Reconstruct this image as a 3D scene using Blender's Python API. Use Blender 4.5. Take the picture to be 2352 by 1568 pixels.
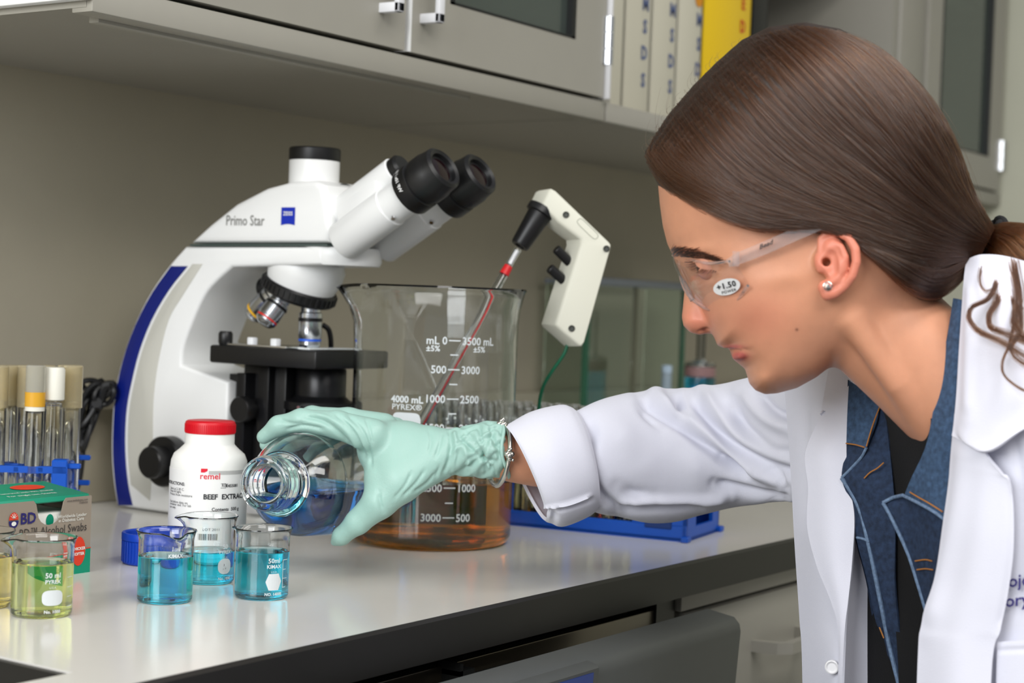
# Laboratory bench scene, Blender 4.5
import bpy, bmesh, math, random
import numpy as np
from mathutils import Vector, Matrix
from mathutils.bvhtree import BVHTree

for _o in list(bpy.data.objects):
    bpy.data.objects.remove(_o)
SC = bpy.context.scene
COL = SC.collection
RNG = np.random.default_rng(7)

# ------------------------------------------------------------------ camera
# World: x runs along the bench, y towards the wall behind it, z up; metres.
F, CX, CY = 3894., 1176., 784.
ZB = 0.90            # bench top
WALL_Y = 0.70        # wall behind the bench
def unit(v):
    v = np.asarray(v, float)
    return v / np.linalg.norm(v)
_ax = unit([2628., -13., -F])
_ay = np.array([-5769., 304., -F]); _ay = unit(_ay - _ax * _ax.dot(_ay))
_az = np.cross(_ax, _ay)
_R = np.stack([_ax, _ay, _az], 1)
RIGHT, UP, FWD = _R[0], _R[1], -_R[2]
CAM = np.array([0., -0.757, ZB + 0.24])
def ray(px, py):
    return ((px - CX) / F) * RIGHT + ((CY - py) / F) * UP + FWD
def P(px, py, d):
    return CAM + d * ray(px, py)
def G(px, py, z=ZB):
    r = ray(px, py); return CAM + r * ((z - CAM[2]) / r[2])
def onX(px, py, x):
    r = ray(px, py); return CAM + r * ((x - CAM[0]) / r[0])
def onY(px, py, y):
    r = ray(px, py); return CAM + r * ((y - CAM[1]) / r[1])
def proj(p):
    v = _R @ (np.asarray(p, float) - CAM)
    return CX + F * v[0] / -v[2], CY - F * v[1] / -v[2], -v[2]

cam = bpy.data.cameras.new('camera')
cam.sensor_width = 36.0
cam.lens = 36.0 * F / 2352.
cam.clip_start = 0.05
cam.clip_end = 60
cam.dof.use_dof = True
cam.dof.focus_distance = 1.36
cam.dof.aperture_fstop = 7.1
co = bpy.data.objects.new('camera', cam); COL.objects.link(co)
M4 = Matrix.Identity(4)
for i in range(3):
    M4[i][0], M4[i][1], M4[i][2], M4[i][3] = RIGHT[i], UP[i], -FWD[i], CAM[i]
co.matrix_world = M4
SC.camera = co

# ------------------------------------------------------------------ light
def area_light(name, loc, target, sx, sy, power, col):
    l = bpy.data.lights.new(name, 'AREA'); l.shape = 'RECTANGLE'
    l.size, l.size_y, l.energy, l.color = sx, sy, power, col
    o = bpy.data.objects.new(name, l); COL.objects.link(o)
    o.location = loc
    d = Vector(target) - Vector(loc)
    o.rotation_euler = d.to_track_quat('-Z', 'Y').to_euler()
    return o
# daylight from a window at the near end of the bench, a ceiling fluorescent over the aisle, a fill light added behind the camera
area_light('window_daylight', (-1.7, -0.15, 1.95), (1.2, 0.1, 1.0), 1.5, 1.3, 62, (0.96, 0.98, 1.0))
area_light('ceiling_tube_light', (0.9, -1.1, 2.75), (0.9, -1.1, 0), 2.4, 0.5, 30, (1.0, 0.97, 0.92))
area_light('fill_light_behind_camera', (-0.6, -2.2, 2.75), (0.2, -1.2, 1.0), 2.4, 0.8, 45, (1.0, 0.98, 0.95))
w = bpy.data.worlds.new('room_ambient'); SC.world = w; w.use_nodes = True
w.node_tree.nodes['Background'].inputs[0].default_value = (0.90, 0.93, 1.0, 1)
w.node_tree.nodes['Background'].inputs[1].default_value = 0.32
SC.view_settings.view_transform = 'Standard'
SC.view_settings.look = 'None'
SC.view_settings.exposure = 0.0
SC.view_settings.gamma = 1.0
SC.view_settings.use_curve_mapping = False
SC.cycles.use_denoising = True
SC.cycles.max_bounces = 16
SC.cycles.transmission_bounces = 16
SC.cycles.transparent_max_bounces = 16
SC.cycles.sample_clamp_indirect = 6.0
SC.cycles.blur_glossy = 0.6

# ------------------------------------------------------------------ materials
def lin(c):
    return tuple(((v / 255.) / 12.92 if v / 255. <= 0.04045 else ((v / 255. + 0.055) / 1.055) ** 2.4) for v in c)
MATS = {}
def mat(name, rgb, rough=0.5, metal=0.0, spec=0.5, noise=0.0, nscale=60, bump=0.0, bscale=200, trans=0.0, ior=1.45,
        absorb=None, dens=0.0, sss=0.0, sssr=(1, .4, .25), sheen=0.0, coat=0.0, emit=None, estr=0.0, attr=None, weave=None):
    if name in MATS:
        return MATS[name]
    m = bpy.data.materials.new(name); m.use_nodes = True
    nt = m.node_tree; N = nt.nodes; L = nt.links
    b = N['Principled BSDF']
    c = lin(rgb)
    b.inputs['Base Color'].default_value = (*c, 1)
    b.inputs['Roughness'].default_value = rough
    b.inputs['Metallic'].default_value = metal
    b.inputs['IOR'].default_value = ior
    b.inputs['Specular IOR Level'].default_value = spec
    b.inputs['Transmission Weight'].default_value = trans
    if sheen: b.inputs['Sheen Weight'].default_value = sheen
    if coat:
        b.inputs['Coat Weight'].default_value = coat
        b.inputs['Coat Roughness'].default_value = 0.08
    if sss:
        b.inputs['Subsurface Weight'].default_value = sss
        b.inputs['Subsurface Radius'].default_value = sssr
        b.inputs['Subsurface Scale'].default_value = 0.006
    if emit:
        b.inputs['Emission Color'].default_value = (*lin(emit), 1)
        b.inputs['Emission Strength'].default_value = estr
    tc = N.new('ShaderNodeTexCoord')
    if attr:
        a = N.new('ShaderNodeAttribute'); a.attribute_name = attr
        L.new(a.outputs['Color'], b.inputs['Base Color'])
    if noise:
        n = N.new('ShaderNodeTexNoise'); n.inputs['Scale'].default_value = nscale; n.inputs['Detail'].default_value = 5
        L.new(tc.outputs['Object'], n.inputs['Vector'])
        r = N.new('ShaderNodeMapRange')
        r.inputs['From Min'].default_value = 0.25; r.inputs['From Max'].default_value = 0.75
        r.inputs['To Min'].default_value = 1 - noise; r.inputs['To Max'].default_value = 1 + noise
        L.new(n.outputs['Fac'], r.inputs['Value'])
        mx = N.new('ShaderNodeMix'); mx.data_type = 'RGBA'; mx.blend_type = 'MULTIPLY'; mx.inputs['Factor'].default_value = 1
        if attr: L.new(a.outputs['Color'], mx.inputs['A'])
        else: mx.inputs['A'].default_value = (*c, 1)
        L.new(r.outputs['Result'], mx.inputs['B'])
        L.new(mx.outputs['Result'], b.inputs['Base Color'])
    if bump:
        n2 = N.new('ShaderNodeTexNoise'); n2.inputs['Scale'].default_value = bscale; n2.inputs['Detail'].default_value = 4
        L.new(tc.outputs['Object'], n2.inputs['Vector'])
        bp = N.new('ShaderNodeBump'); bp.inputs['Strength'].default_value = bump; bp.inputs['Distance'].default_value = 0.001
        L.new(n2.outputs['Fac'], bp.inputs['Height']); L.new(bp.outputs['Normal'], b.inputs['Normal'])
    if absorb is not None:
        v = N.new('ShaderNodeVolumeAbsorption')
        v.inputs['Color'].default_value = (*lin(absorb), 1); v.inputs['Density'].default_value = dens
        L.new(v.outputs['Volume'], N['Material Output'].inputs['Volume'])
    MATS[name] = m
    return m

# ------------------------------------------------------------------ mesh helpers
def new_mesh(name, verts, faces, smooth=False):
    me = bpy.data.meshes.new(name)
    me.from_pydata([tuple(map(float, v)) for v in verts], [], [tuple(int(i) for i in f) for f in faces])
    me.validate(); me.update()
    if smooth: me.polygons.foreach_set('use_smooth', [True] * len(me.polygons))
    return me
def link(name, me, material=None, parent=None, smooth=None):
    o = bpy.data.objects.new(name, me); COL.objects.link(o)
    if material is not None:
        me.materials.clear(); me.materials.append(material)
    if smooth is not None:
        me.polygons.foreach_set('use_smooth', [smooth] * len(me.polygons))
    if parent is not None:
        o.parent = parent
    return o
def empty(name, loc=(0, 0, 0), rz=0.0):
    o = bpy.data.objects.new(name, None); COL.objects.link(o)
    o.location = loc; o.rotation_euler = (0, 0, rz); o.empty_display_size = 0.02
    return o
def tag(o, label=None, cat=None, group=None, kind=None):
    if label: o['label'] = label
    if cat: o['category'] = cat
    if group: o['group'] = group
    if kind: o['kind'] = kind
    return o
def fix_normals(me):
    bm = bmesh.new(); bm.from_mesh(me)
    bmesh.ops.recalc_face_normals(bm, faces=bm.faces)
    bm.to_mesh(me); bm.free()
def shade_auto(me, ang=35):
    bm = bmesh.new(); bm.from_mesh(me)
    for f in bm.faces: f.smooth = True
    a = math.radians(ang)
    for e in bm.edges:
        if len(e.link_faces) == 2 and e.calc_face_angle(0) > a: e.smooth = False
    bm.to_mesh(me); bm.free()
class MB:
    """collects shapes for one mesh"""
    def __init__(s): s.v = []; s.f = []
    def add(s, v, f):
        n = len(s.v); s.v += [tuple(map(float, q)) for q in v]; s.f += [tuple(int(i) + n for i in q) for q in f]; return s
    def mesh(s, me):
        return s.add([v.co[:] for v in me.vertices], [p.vertices[:] for p in me.polygons])
    def build(s, name, material, parent=None, smooth=True, ang=35):
        me = new_mesh(name, s.v, s.f)
        fix_normals(me)
        if smooth: shade_auto(me, ang)
        return link(name, me, material, parent)
def box_geo(lo, hi, bev=0.0, seg=2):
    bm = bmesh.new()
    bmesh.ops.create_cube(bm, size=1)
    lo = np.array(lo, float); hi = np.array(hi, float)
    for v in bm.verts:
        v.co = Vector(((lo + hi) / 2 + np.array(v.co) * (hi - lo)).tolist())
    if bev > 0:
        bmesh.ops.bevel(bm, geom=bm.edges[:], offset=bev, segments=seg, affect='EDGES', profile=0.5)
    bm.verts.ensure_lookup_table(); bm.verts.index_update()
    r = [v.co[:] for v in bm.verts], [[v.index for v in f.verts] for f in bm.faces]
    bm.free(); return r
def box(name, lo, hi, material, parent=None, bev=0.0, seg=2):
    v, f = box_geo(lo, hi, bev, seg)
    return MB().add(v, f).build(name, material, parent)
def lathe_geo(prof, n=48, closed=False):
    """prof [(r,z)..]; r==0 ends are closed; closed: profile is a loop"""
    V = []; Fc = []; rings = []
    for r, z in prof:
        if r <= 1e-9:
            rings.append([len(V)]); V.append((0, 0, z))
        else:
            rings.append(list(range(len(V), len(V) + n)))
            V += [(r * math.cos(2 * math.pi * k / n), r * math.sin(2 * math.pi * k / n), z) for k in range(n)]
    m = len(rings)
    for i in range(m if closed else m - 1):
        a, b = rings[i], rings[(i + 1) % m]
        for k in range(n):
            k2 = (k + 1) % n
            if len(a) == 1 and len(b) == 1: continue
            if len(a) == 1: Fc.append((a[0], b[k], b[k2]))
            elif len(b) == 1: Fc.append((a[k], b[0], a[k2]))
            else: Fc.append((a[k], b[k], b[k2], a[k2]))
    return V, Fc
def frame_to(axis, xref=None):
    z = unit(axis)
    x = np.array(xref, float) if xref is not None else (np.array([0, 0, 1.]) if abs(z[2]) < .9 else np.array([1., 0, 0]))
    x = unit(x - z * z.dot(x)); y = np.cross(z, x)
    return np.stack([x, y, z], 1)
def place(V, loc, axis=None, xref=None):
    V = np.array(V, float)
    if axis is not None: V = V @ frame_to(axis, xref).T
    return V + np.array(loc, float)
def lathe(name, prof, loc, material, parent=None, n=48, axis=None, xref=None, closed=False, ang=35):
    v, f = lathe_geo(prof, n, closed)
    return MB().add(place(v, loc, axis, xref), f).build(name, material, parent, ang=ang)
def catmull(pts, n):
    pts = np.array(pts, float); m = len(pts)
    if m == 2:
        t = np.linspace(0, 1, n)[:, None]; return pts[0] * (1 - t) + pts[1] * t
    ext = np.concatenate([(2 * pts[0] - pts[1])[None], pts, (2 * pts[-1] - pts[-2])[None]])
    t = np.linspace(0, m - 1, n); i = np.minimum(t.astype(int), m - 2); u = (t - i).reshape(-1, *([1] * (pts.ndim - 1)))
    p0, p1, p2, p3 = ext[i], ext[i + 1], ext[i + 2], ext[i + 3]
    return 0.5 * (2 * p1 + (p2 - p0) * u + (2 * p0 - 5 * p1 + 4 * p2 - p3) * u ** 2 + (3 * p1 - p0 - 3 * p2 + p3) * u ** 3)
def tube_geo(path, rad, n=10, caps=True, smooth_n=None):
    path = np.array(path, float)
    if smooth_n: 
        rad = np.interp(np.linspace(0, 1, smooth_n), np.linspace(0, 1, len(path)), np.broadcast_to(rad, len(path)))
        path = catmull(path, smooth_n)
    m = len(path); rad = np.broadcast_to(rad, m)
    T = np.gradient(path, axis=0); T /= np.linalg.norm(T, axis=1)[:, None] + 1e-12
    x = frame_to(T[0])[:, 0]; V = []; Fc = []
    for i in range(m):
        x = unit(x - T[i] * T[i].dot(x)); y = np.cross(T[i], x)
        for k in range(n):
            a = 2 * math.pi * k / n
            V.append(path[i] + rad[i] * (math.cos(a) * x + math.sin(a) * y))
    for i in range(m - 1):
        for k in range(n):
            k2 = (k + 1) % n
            Fc.append((i * n + k, i * n + k2, (i + 1) * n + k2, (i + 1) * n + k))
    if caps:
        Fc.append(tuple(range(n))[::-1]); Fc.append(tuple(range((m - 1) * n, m * n)))
    return V, Fc
def tube(name, path, rad, material, parent=None, n=10, smooth_n=None):
    v, f = tube_geo(path, rad, n, True, smooth_n)
    return MB().add(v, f).build(name, material, parent, ang=50)
def prism_geo(poly2, frame, t0, t1, bev=0.0, seg=2):
    """poly2 [(a,b)] in the plane of frame columns 0,1 ; extruded along column 2 from t0 to t1; frame=(origin, 3x3)"""
    bm = bmesh.new()
    o, R = np.array(frame[0], float), np.array(frame[1], float)
    lo = [bm.verts.new((o + R @ np.array([a, b, t0])).tolist()) for a, b in poly2]
    hi = [bm.verts.new((o + R @ np.array([a, b, t1])).tolist()) for a, b in poly2]
    n = len(poly2)
    f0 = bm.faces.new(lo[::-1]); f1 = bm.faces.new(hi)
    for i in range(n):
        bm.faces.new((lo[i], lo[(i + 1) % n], hi[(i + 1) % n], hi[i]))
    bmesh.ops.recalc_face_normals(bm, faces=bm.faces)
    if bev > 0:
        ed = list({e for f in (f0, f1) for e in f.edges})
        bmesh.ops.bevel(bm, geom=ed, offset=bev, segments=seg, affect='EDGES', profile=0.5, clamp_overlap=True)
    bmesh.ops.triangulate(bm, faces=[f for f in bm.faces if len(f.verts) > 4], ngon_method='EAR_CLIP')
    bm.verts.index_update()
    r = [v.co[:] for v in bm.verts], [[v.index for v in f.verts] for f in bm.faces]
    bm.free(); return r
def prism(name, poly2, frame, t0, t1, material, parent=None, bev=0.0, seg=2, ang=35):
    v, f = prism_geo(poly2, frame, t0, t1, bev, seg)
    return MB().add(v, f).build(name, material, parent, ang=ang)
FR_YZ = np.stack([[0, 1, 0], [0, 0, 1], [1, 0, 0]], 1).astype(float)   # a=y b=z t=x
FR_XZ = np.stack([[1, 0, 0], [0, 0, 1], [0, -1, 0]], 1).astype(float)  # a=x b=z t=-y
FR_XY = np.eye(3)
# ---- lettering
_FONTCACHE = {}
def text_geo(s, size, align='LEFT', bold=0.0, spacing=1.0):
    key = (s, size, align, bold, spacing)
    if key in _FONTCACHE: return _FONTCACHE[key]
    cu = bpy.data.curves.new('t', 'FONT'); cu.body = s; cu.size = size; cu.align_x = align
    cu.resolution_u = 2; cu.offset = bold; cu.space_character = spacing
    o = bpy.data.objects.new('t', cu); COL.objects.link(o)
    dg = bpy.context.evaluated_depsgraph_get()
    me = o.evaluated_get(dg).to_mesh()
    V = np.array([v.co[:] for v in me.vertices]) if len(me.vertices) else np.zeros((0, 3)); Fc = [tuple(p.vertices) for p in me.polygons]
    o.evaluated_get(dg).to_mesh_clear()
    bpy.data.objects.remove(o); bpy.data.curves.remove(cu)
    _FONTCACHE[key] = (V, Fc); return V, Fc
class Print:
    """flat print collected in (u,v) and mapped onto a surface by fn(u,v)->xyz"""
    def __init__(s): s.v = []; s.f = []
    def add(s, V, Fc):
        n = len(s.v); s.v += [(float(a[0]), float(a[1])) for a in V]; s.f += [tuple(i + n for i in q) for q in Fc]; return s
    def text(s, t, u, v, size, align='LEFT', bold=0.0, sx=1.0, spacing=1.0):
        V, Fc = text_geo(t, size, align, bold, spacing)
        return s.add([(a[0] * sx + u, a[1] + v) for a in V], Fc)
    def rect(s, u0, v0, u1, v1, n=6):
        V = [(u0 + (u1 - u0) * i / n, vv) for i in range(n + 1) for vv in (v0, v1)]
        return s.add(V, [(2 * i, 2 * i + 2, 2 * i + 3, 2 * i + 1) for i in range(n)])
    def poly(s, pts): return s.add(pts, [tuple(range(len(pts)))])
    def strip(s, xs, lo, hi):
        V = [q for x, a, b in zip(xs, lo, hi) for q in ((x, a), (x, b))]
        return s.add(V, [(2 * i, 2 * i + 2, 2 * i + 3, 2 * i + 1) for i in range(len(xs) - 1)])
    def oval(s, u, v, a, b, n=28, p=2.0):
        V = []; Fc = []
        for k in range(n + 1):
            t = math.pi * k / n; c, sn = math.cos(t), math.sin(t)
            x = u - a * math.copysign(abs(c) ** (2 / p), c); h = b * abs(sn) ** (2 / p)
            V += [(x, v - h), (x, v + h)]
        return s.add(V, [(2 * i, 2 * i + 2, 2 * i + 3, 2 * i + 1) for i in range(n)])
    def bars(s, u, v, w, h, n, seed=1):
        r = random.Random(seed); x = u
        while x < u + w:
            b = w / n * r.uniform(.3, 1.2); s.rect(x, v, min(x + b, u + w), v + h, 1); x += b + w / n * r.uniform(.4, 1.2)
        return s
    def build(s, name, material, parent, fn):
        me = new_mesh(name, [fn(u, v) for u, v in s.v], s.f)
        return link(name, me, material, parent)
def on_cyl(r, a0=0.0, z0=0.0):
    """u runs clockwise seen from above (so that it reads left to right from outside)"""
    return lambda u, v: (r * math.cos(a0 + u / r), r * math.sin(a0 + u / r), z0 + v)
def on_plane(o, eu, ev):
    o, eu, ev = np.array(o, float), unit(eu), unit(ev)
    return lambda u, v: tuple(o + eu * u + ev * v)
def cam_angle(p):
    """angle about z from p towards the camera"""
    return math.atan2(CAM[1] - p[1], CAM[0] - p[0])
def smoothstep(a, b, x):
    t = np.clip((x - a) / (b - a), 0, 1); return t * t * (3 - 2 * t)
# ================================================================== setting
m_wall = mat('wall_paint', (168, 161, 142), rough=0.75, noise=0.03, nscale=9, bump=0.15, bscale=420)
m_floor = mat('vinyl_floor', (120, 116, 108), rough=0.4, noise=0.12, nscale=30)
m_cab = mat('cabinet_enamel', (156, 153, 143), rough=0.42, noise=0.015, nscale=25)
m_cabw = mat('cabinet_lit_enamel', (232, 233, 232), rough=0.35)  # white for end panel and door edges, window light included in the colour
m_bench = mat('bench_laminate', (214, 212, 206), rough=0.16, spec=0.5, noise=0.015, nscale=14)
m_edge = mat('bench_black_edge', (30, 29, 27), rough=0.38, noise=0.06, nscale=50)
m_splash = mat('backsplash_resin', (160, 153, 135), rough=0.3)
m_steel = mat('brushed_steel', (196, 198, 200), rough=0.28, metal=1.0)
m_chrome = mat('chrome', (225, 226, 228), rough=0.12, metal=1.0)
m_gasket = mat('black_gasket', (22, 24, 23), rough=0.55)
m_pane = mat('cabinet_glass', (150, 165, 158), rough=0.02, trans=0.85, ior=1.45)
m_dark = mat('dark_void', (14, 13, 12), rough=0.7)

def struct(o): o['kind'] = 'structure'; return o
struct(box('floor', (-3.0, -3.6, -0.05), (5.0, WALL_Y, 0.0), m_floor))
struct(box('wall_back', (-3.0, WALL_Y, 0.0), (3.40, WALL_Y + 0.1, 2.8), m_wall))
struct(box('wall_right', (3.30, -3.6, 0.0), (3.40, WALL_Y, 2.8), mat('end_wall_paint', (190, 190, 172), rough=.75, noise=.02, nscale=9)))

# ---- bench top with a sink cut-out
bench = empty('lab_bench_top', (1.0, 0.35, ZB - 0.033))
tag(bench, 'white laminate lab bench top with thick black front edge', 'countertop')
def bench_part(name, boxes, m, bev=0.0):
    mb = MB()
    for lo, hi in boxes:
        mb.add(*box_geo(np.array(lo) - np.array(bench.location), np.array(hi) - np.array(bench.location), bev))
    return mb.build(name, m, bench)
SX, SY0, SY1 = 0.722, 0.055, 0.47     # sink cut-out: right edge, front edge, back edge
z0, z1 = ZB - 0.033, ZB
ed = 0.0025
bench_part('top_panel', [((-1.6, ed, z0 + .001), (SX - .85 - ed, WALL_Y - .0005, z1)), ((SX + ed, ed, z0 + .001), (3.299, WALL_Y - .0005, z1)),
                         ((SX - .85 - ed, ed, z0 + .001), (SX + ed, SY0 - ed, z1)), ((SX - .85 - ed, SY1 + ed, z0 + .001), (SX + ed, WALL_Y - .0005, z1))], m_bench)
fe = [(-1.6, z0), (3.30, z0)]
prism('front_edge', [(0.0 - .35, -0.033 + .033), (ed - .35, 0.033), (0.0025 - .35, 0.033), (-.35 - .0005, .0315)][0:0] or
      [(-.35, 0.0), (-.35 + ed + .0005, 0.0), (-.35 + ed + .0005, 0.0331), (-.35 + .0022, 0.0331), (-.35, 0.0305)],
      ((0, 0, 0), FR_YZ), -2.6, 2.299, m_edge, bench)
bench_part('sink_cutout_edge', [((SX - .003, SY0, z0), (SX + ed + .0004, SY1, z1 - .0015)), ((SX - .85, SY0 - ed - .0004, z0), (SX, SY0 + .003, z1 - .0015)),
                               ((SX - .85, SY1 - .003, z0), (SX, SY1 + ed + .0004, z1 - .0015)), ((SX - .85 - ed - .0004, SY0, z0), (SX - .85 + .003, SY1, z1 - .0015))], m_edge)
struct(box('trim_1', (-1.6, WALL_Y - .018, ZB + .0002), (3.299, WALL_Y - .0005, ZB + .105), m_splash, bev=.002))
# undermount sink bowl
sk = MB()
a, b_, c_, d_ = SX - .84, SX - .012, SY0 + .012, SY1 - .012
zb = ZB - .2
m_sink = mat('sink_resin', (74, 70, 60), rough=0.3)
for lo, hi in [((a, c_, zb), (b_, d_, zb + .006)), ((a, c_ - .006, zb), (b_, c_, z0)), ((a, d_, zb), (b_, d_ + .006, z0)),
               ((a - .006, c_, zb), (a, d_, z0)), ((b_, c_, zb), (b_ + .006, d_, z0))]:
    sk.add(*box_geo(lo, hi))
skr = empty('lab_sink', (SX - .42, .26, zb))
tag(skr, 'dark sink bowl sunk in the bench beside the front corner', 'sink')
o = sk.build('bowl', m_sink, None); o.parent = skr; o.matrix_parent_inverse = Matrix.Translation(-Vector(skr.location))
def adopt(root, *obs):
    for o in obs:
        o.parent = root
        o.matrix_parent_inverse = (Matrix.Translation(Vector(root.location)) @ root.rotation_euler.to_matrix().to_4x4()).inverted()
    return obs[0] if obs else None
adopt(skr, lathe('drain', [(0, .007), (.035, .007), (.04, .0065), (.04, .002)], (SX - .42, .26, zb), m_steel, n=24))

# ---- base cabinets under the bench
def pull_handle(name, c, w, proj_, th, hgt, material, drop=0.0):
    """bow handle along x, standing off towards -y"""
    x, y, z = c
    path = [(x - w / 2, y + .002, z), (x - w / 2 + .006, y - proj_ * .75, z), (x - w / 2 + .016, y - proj_, z), (x + w / 2 - .016, y - proj_, z), (x + w / 2 - .006, y - proj_ * .75, z), (x + w / 2, y + .002, z)]
    mb = MB()
    pts = np.array(path)
    V = []; Fc = []
    for i, p in enumerate(pts):
        tdir = unit(pts[min(i + 1, 5)] - pts[max(i - 1, 0)]); nrm = np.cross(tdir, [0, 0, 1])
        for s_, t_ in ((-1, -1), (1, -1), (1, 1), (-1, 1)):
            V.append(p + nrm * s_ * th / 2 + np.array([0, 0, t_ * hgt / 2]))
    for i in range(5):
        for k in range(4):
            k2 = (k + 1) % 4
            Fc.append((i * 4 + k, i * 4 + k2, (i + 1) * 4 + k2, (i + 1) * 4 + k))
    Fc += [(3, 2, 1, 0), (20, 21, 22, 23)]
    return mb.add(V, Fc).build(name, material)
def base_cabinet(x0, x1, label, handles=True):
    r = empty('base_cabinet', ((x0 + x1) / 2, .3, 0)); tag(r, label, 'cabinet', 'grey base cabinets under the bench')
    adopt(r, box('body', (x0, .045, .10), (x1, .66, z0 - .001), m_cab))
    adopt(r, box('plinth', (x0, .11, 0), (x1, .60, .10), m_dark))
    adopt(r, box('top_rail', (x0 + .001, .022, z0 - .022), (x1 - .001, .045, z0 - .0005), m_cab, bev=.001))
    dz = z0 - .026
    dr = adopt(r, box('drawer_front', (x0 + .018, .020, dz - .20), (x1 - .012, .045, dz), m_cab, bev=.0015))
    hd = pull_handle('handle', ((x0 + x1) / 2, .020, dz - .052), .11, .034, .010, .012, m_cab); hd.parent = dr
    dd = adopt(r, box('door', (x0 + .018, .020, .12), (x1 - .012, .045, dz - .206), m_cab, bev=.0015))
    return r
base_cabinet(1.468, 1.90, 'grey base cabinet with bow-handled drawer to the right of the dishwasher')
base_cabinet(1.90, 2.45, 'grey base cabinet hidden behind the person, beyond the bow-handled drawer')
base_cabinet(2.45, 3.29, 'grey base cabinet at the far end by the wall')
base_cabinet(-.6, .765, 'grey base cabinet below the sink')

# ---- dishwasher with its door tipped open
dw = empty('dishwasher', (1.1, .3, 0)); tag(dw, 'dark grey dishwasher with its door tipped slightly open', 'dishwasher')
m_dw = mat('dishwasher_front', (80, 83, 82), rough=0.42, noise=0.03, nscale=40)
m_dwin = mat('dishwasher_rim', (98, 90, 78), rough=0.22, metal=0.85)
adopt(dw, box('tub', (.80, .05, .08), (1.44, .64, z0 - .035), m_dark))
adopt(dw, box('rim_strip', (.79, .030, z0 - .040), (1.452, .050, z0 - .016), m_dwin, bev=.001))
adopt(dw, box('side_jamb', (1.43, .028, .08), (1.466, .06, z0 - .002), m_edge))
adopt(dw, box('lower_rim_strip', (.79, .034, z0 - .075), (1.43, .05, z0 - .046), m_gasket, bev=.001))
lt = MB()
lt.add(*box_geo((1.085, .012, z0 - .040), (1.105, .034, z0 - .018))).add(*box_geo((1.105, .02, z0 - .040), (1.19, .034, z0 - .028)))
lt.add(*box_geo((1.085, .012, z0 - .022), (1.089, .034, z0 - .012)))
adopt(dw, lt.build('door_latch', m_gasket))
# door: profile in (y,z), tilted
tl = math.radians(7)
def dwp(a, b):   # a: outward from the door's back face, b: down along the door
    return (-.030 - a * math.cos(tl) - (.62 - b) * 0 + (b) * math.sin(tl) * .55, .861 - b * math.cos(tl) - a * .14)
prof = [dwp(0, 0), dwp(.028, .0), dwp(.034, .005), dwp(.036, .012), dwp(.036, .70), dwp(0, .70)]
ddoor = adopt(dw, prism('door', prof, ((0, 0, 0), FR_YZ), .80, 1.426, m_dw, bev=.0025))
dsp = [dwp(.0365, .030), dwp(.0380, .032), dwp(.0380, .090), dwp(.0365, .092)]
pnl = prism('control_bezel', [dwp(.028, .0002), dwp(.0375, .0012), dwp(.0395, .0030), dwp(.0395, .10), dwp(.033, .104)], ((0, 0, 0), FR_YZ), .82, 1.165, m_dw, bev=.004, seg=3)
lab = prism('blue_panel', [dwp(.039, .0055), dwp(.0402, .0055), dwp(.0402, .092), dwp(.039, .092)], ((0, 0, 0), FR_YZ), .83, 1.154, mat('panel_blue', (26, 62, 148), rough=.3), bev=.0004)
for q in (pnl, lab):
    q.parent = ddoor

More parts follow.
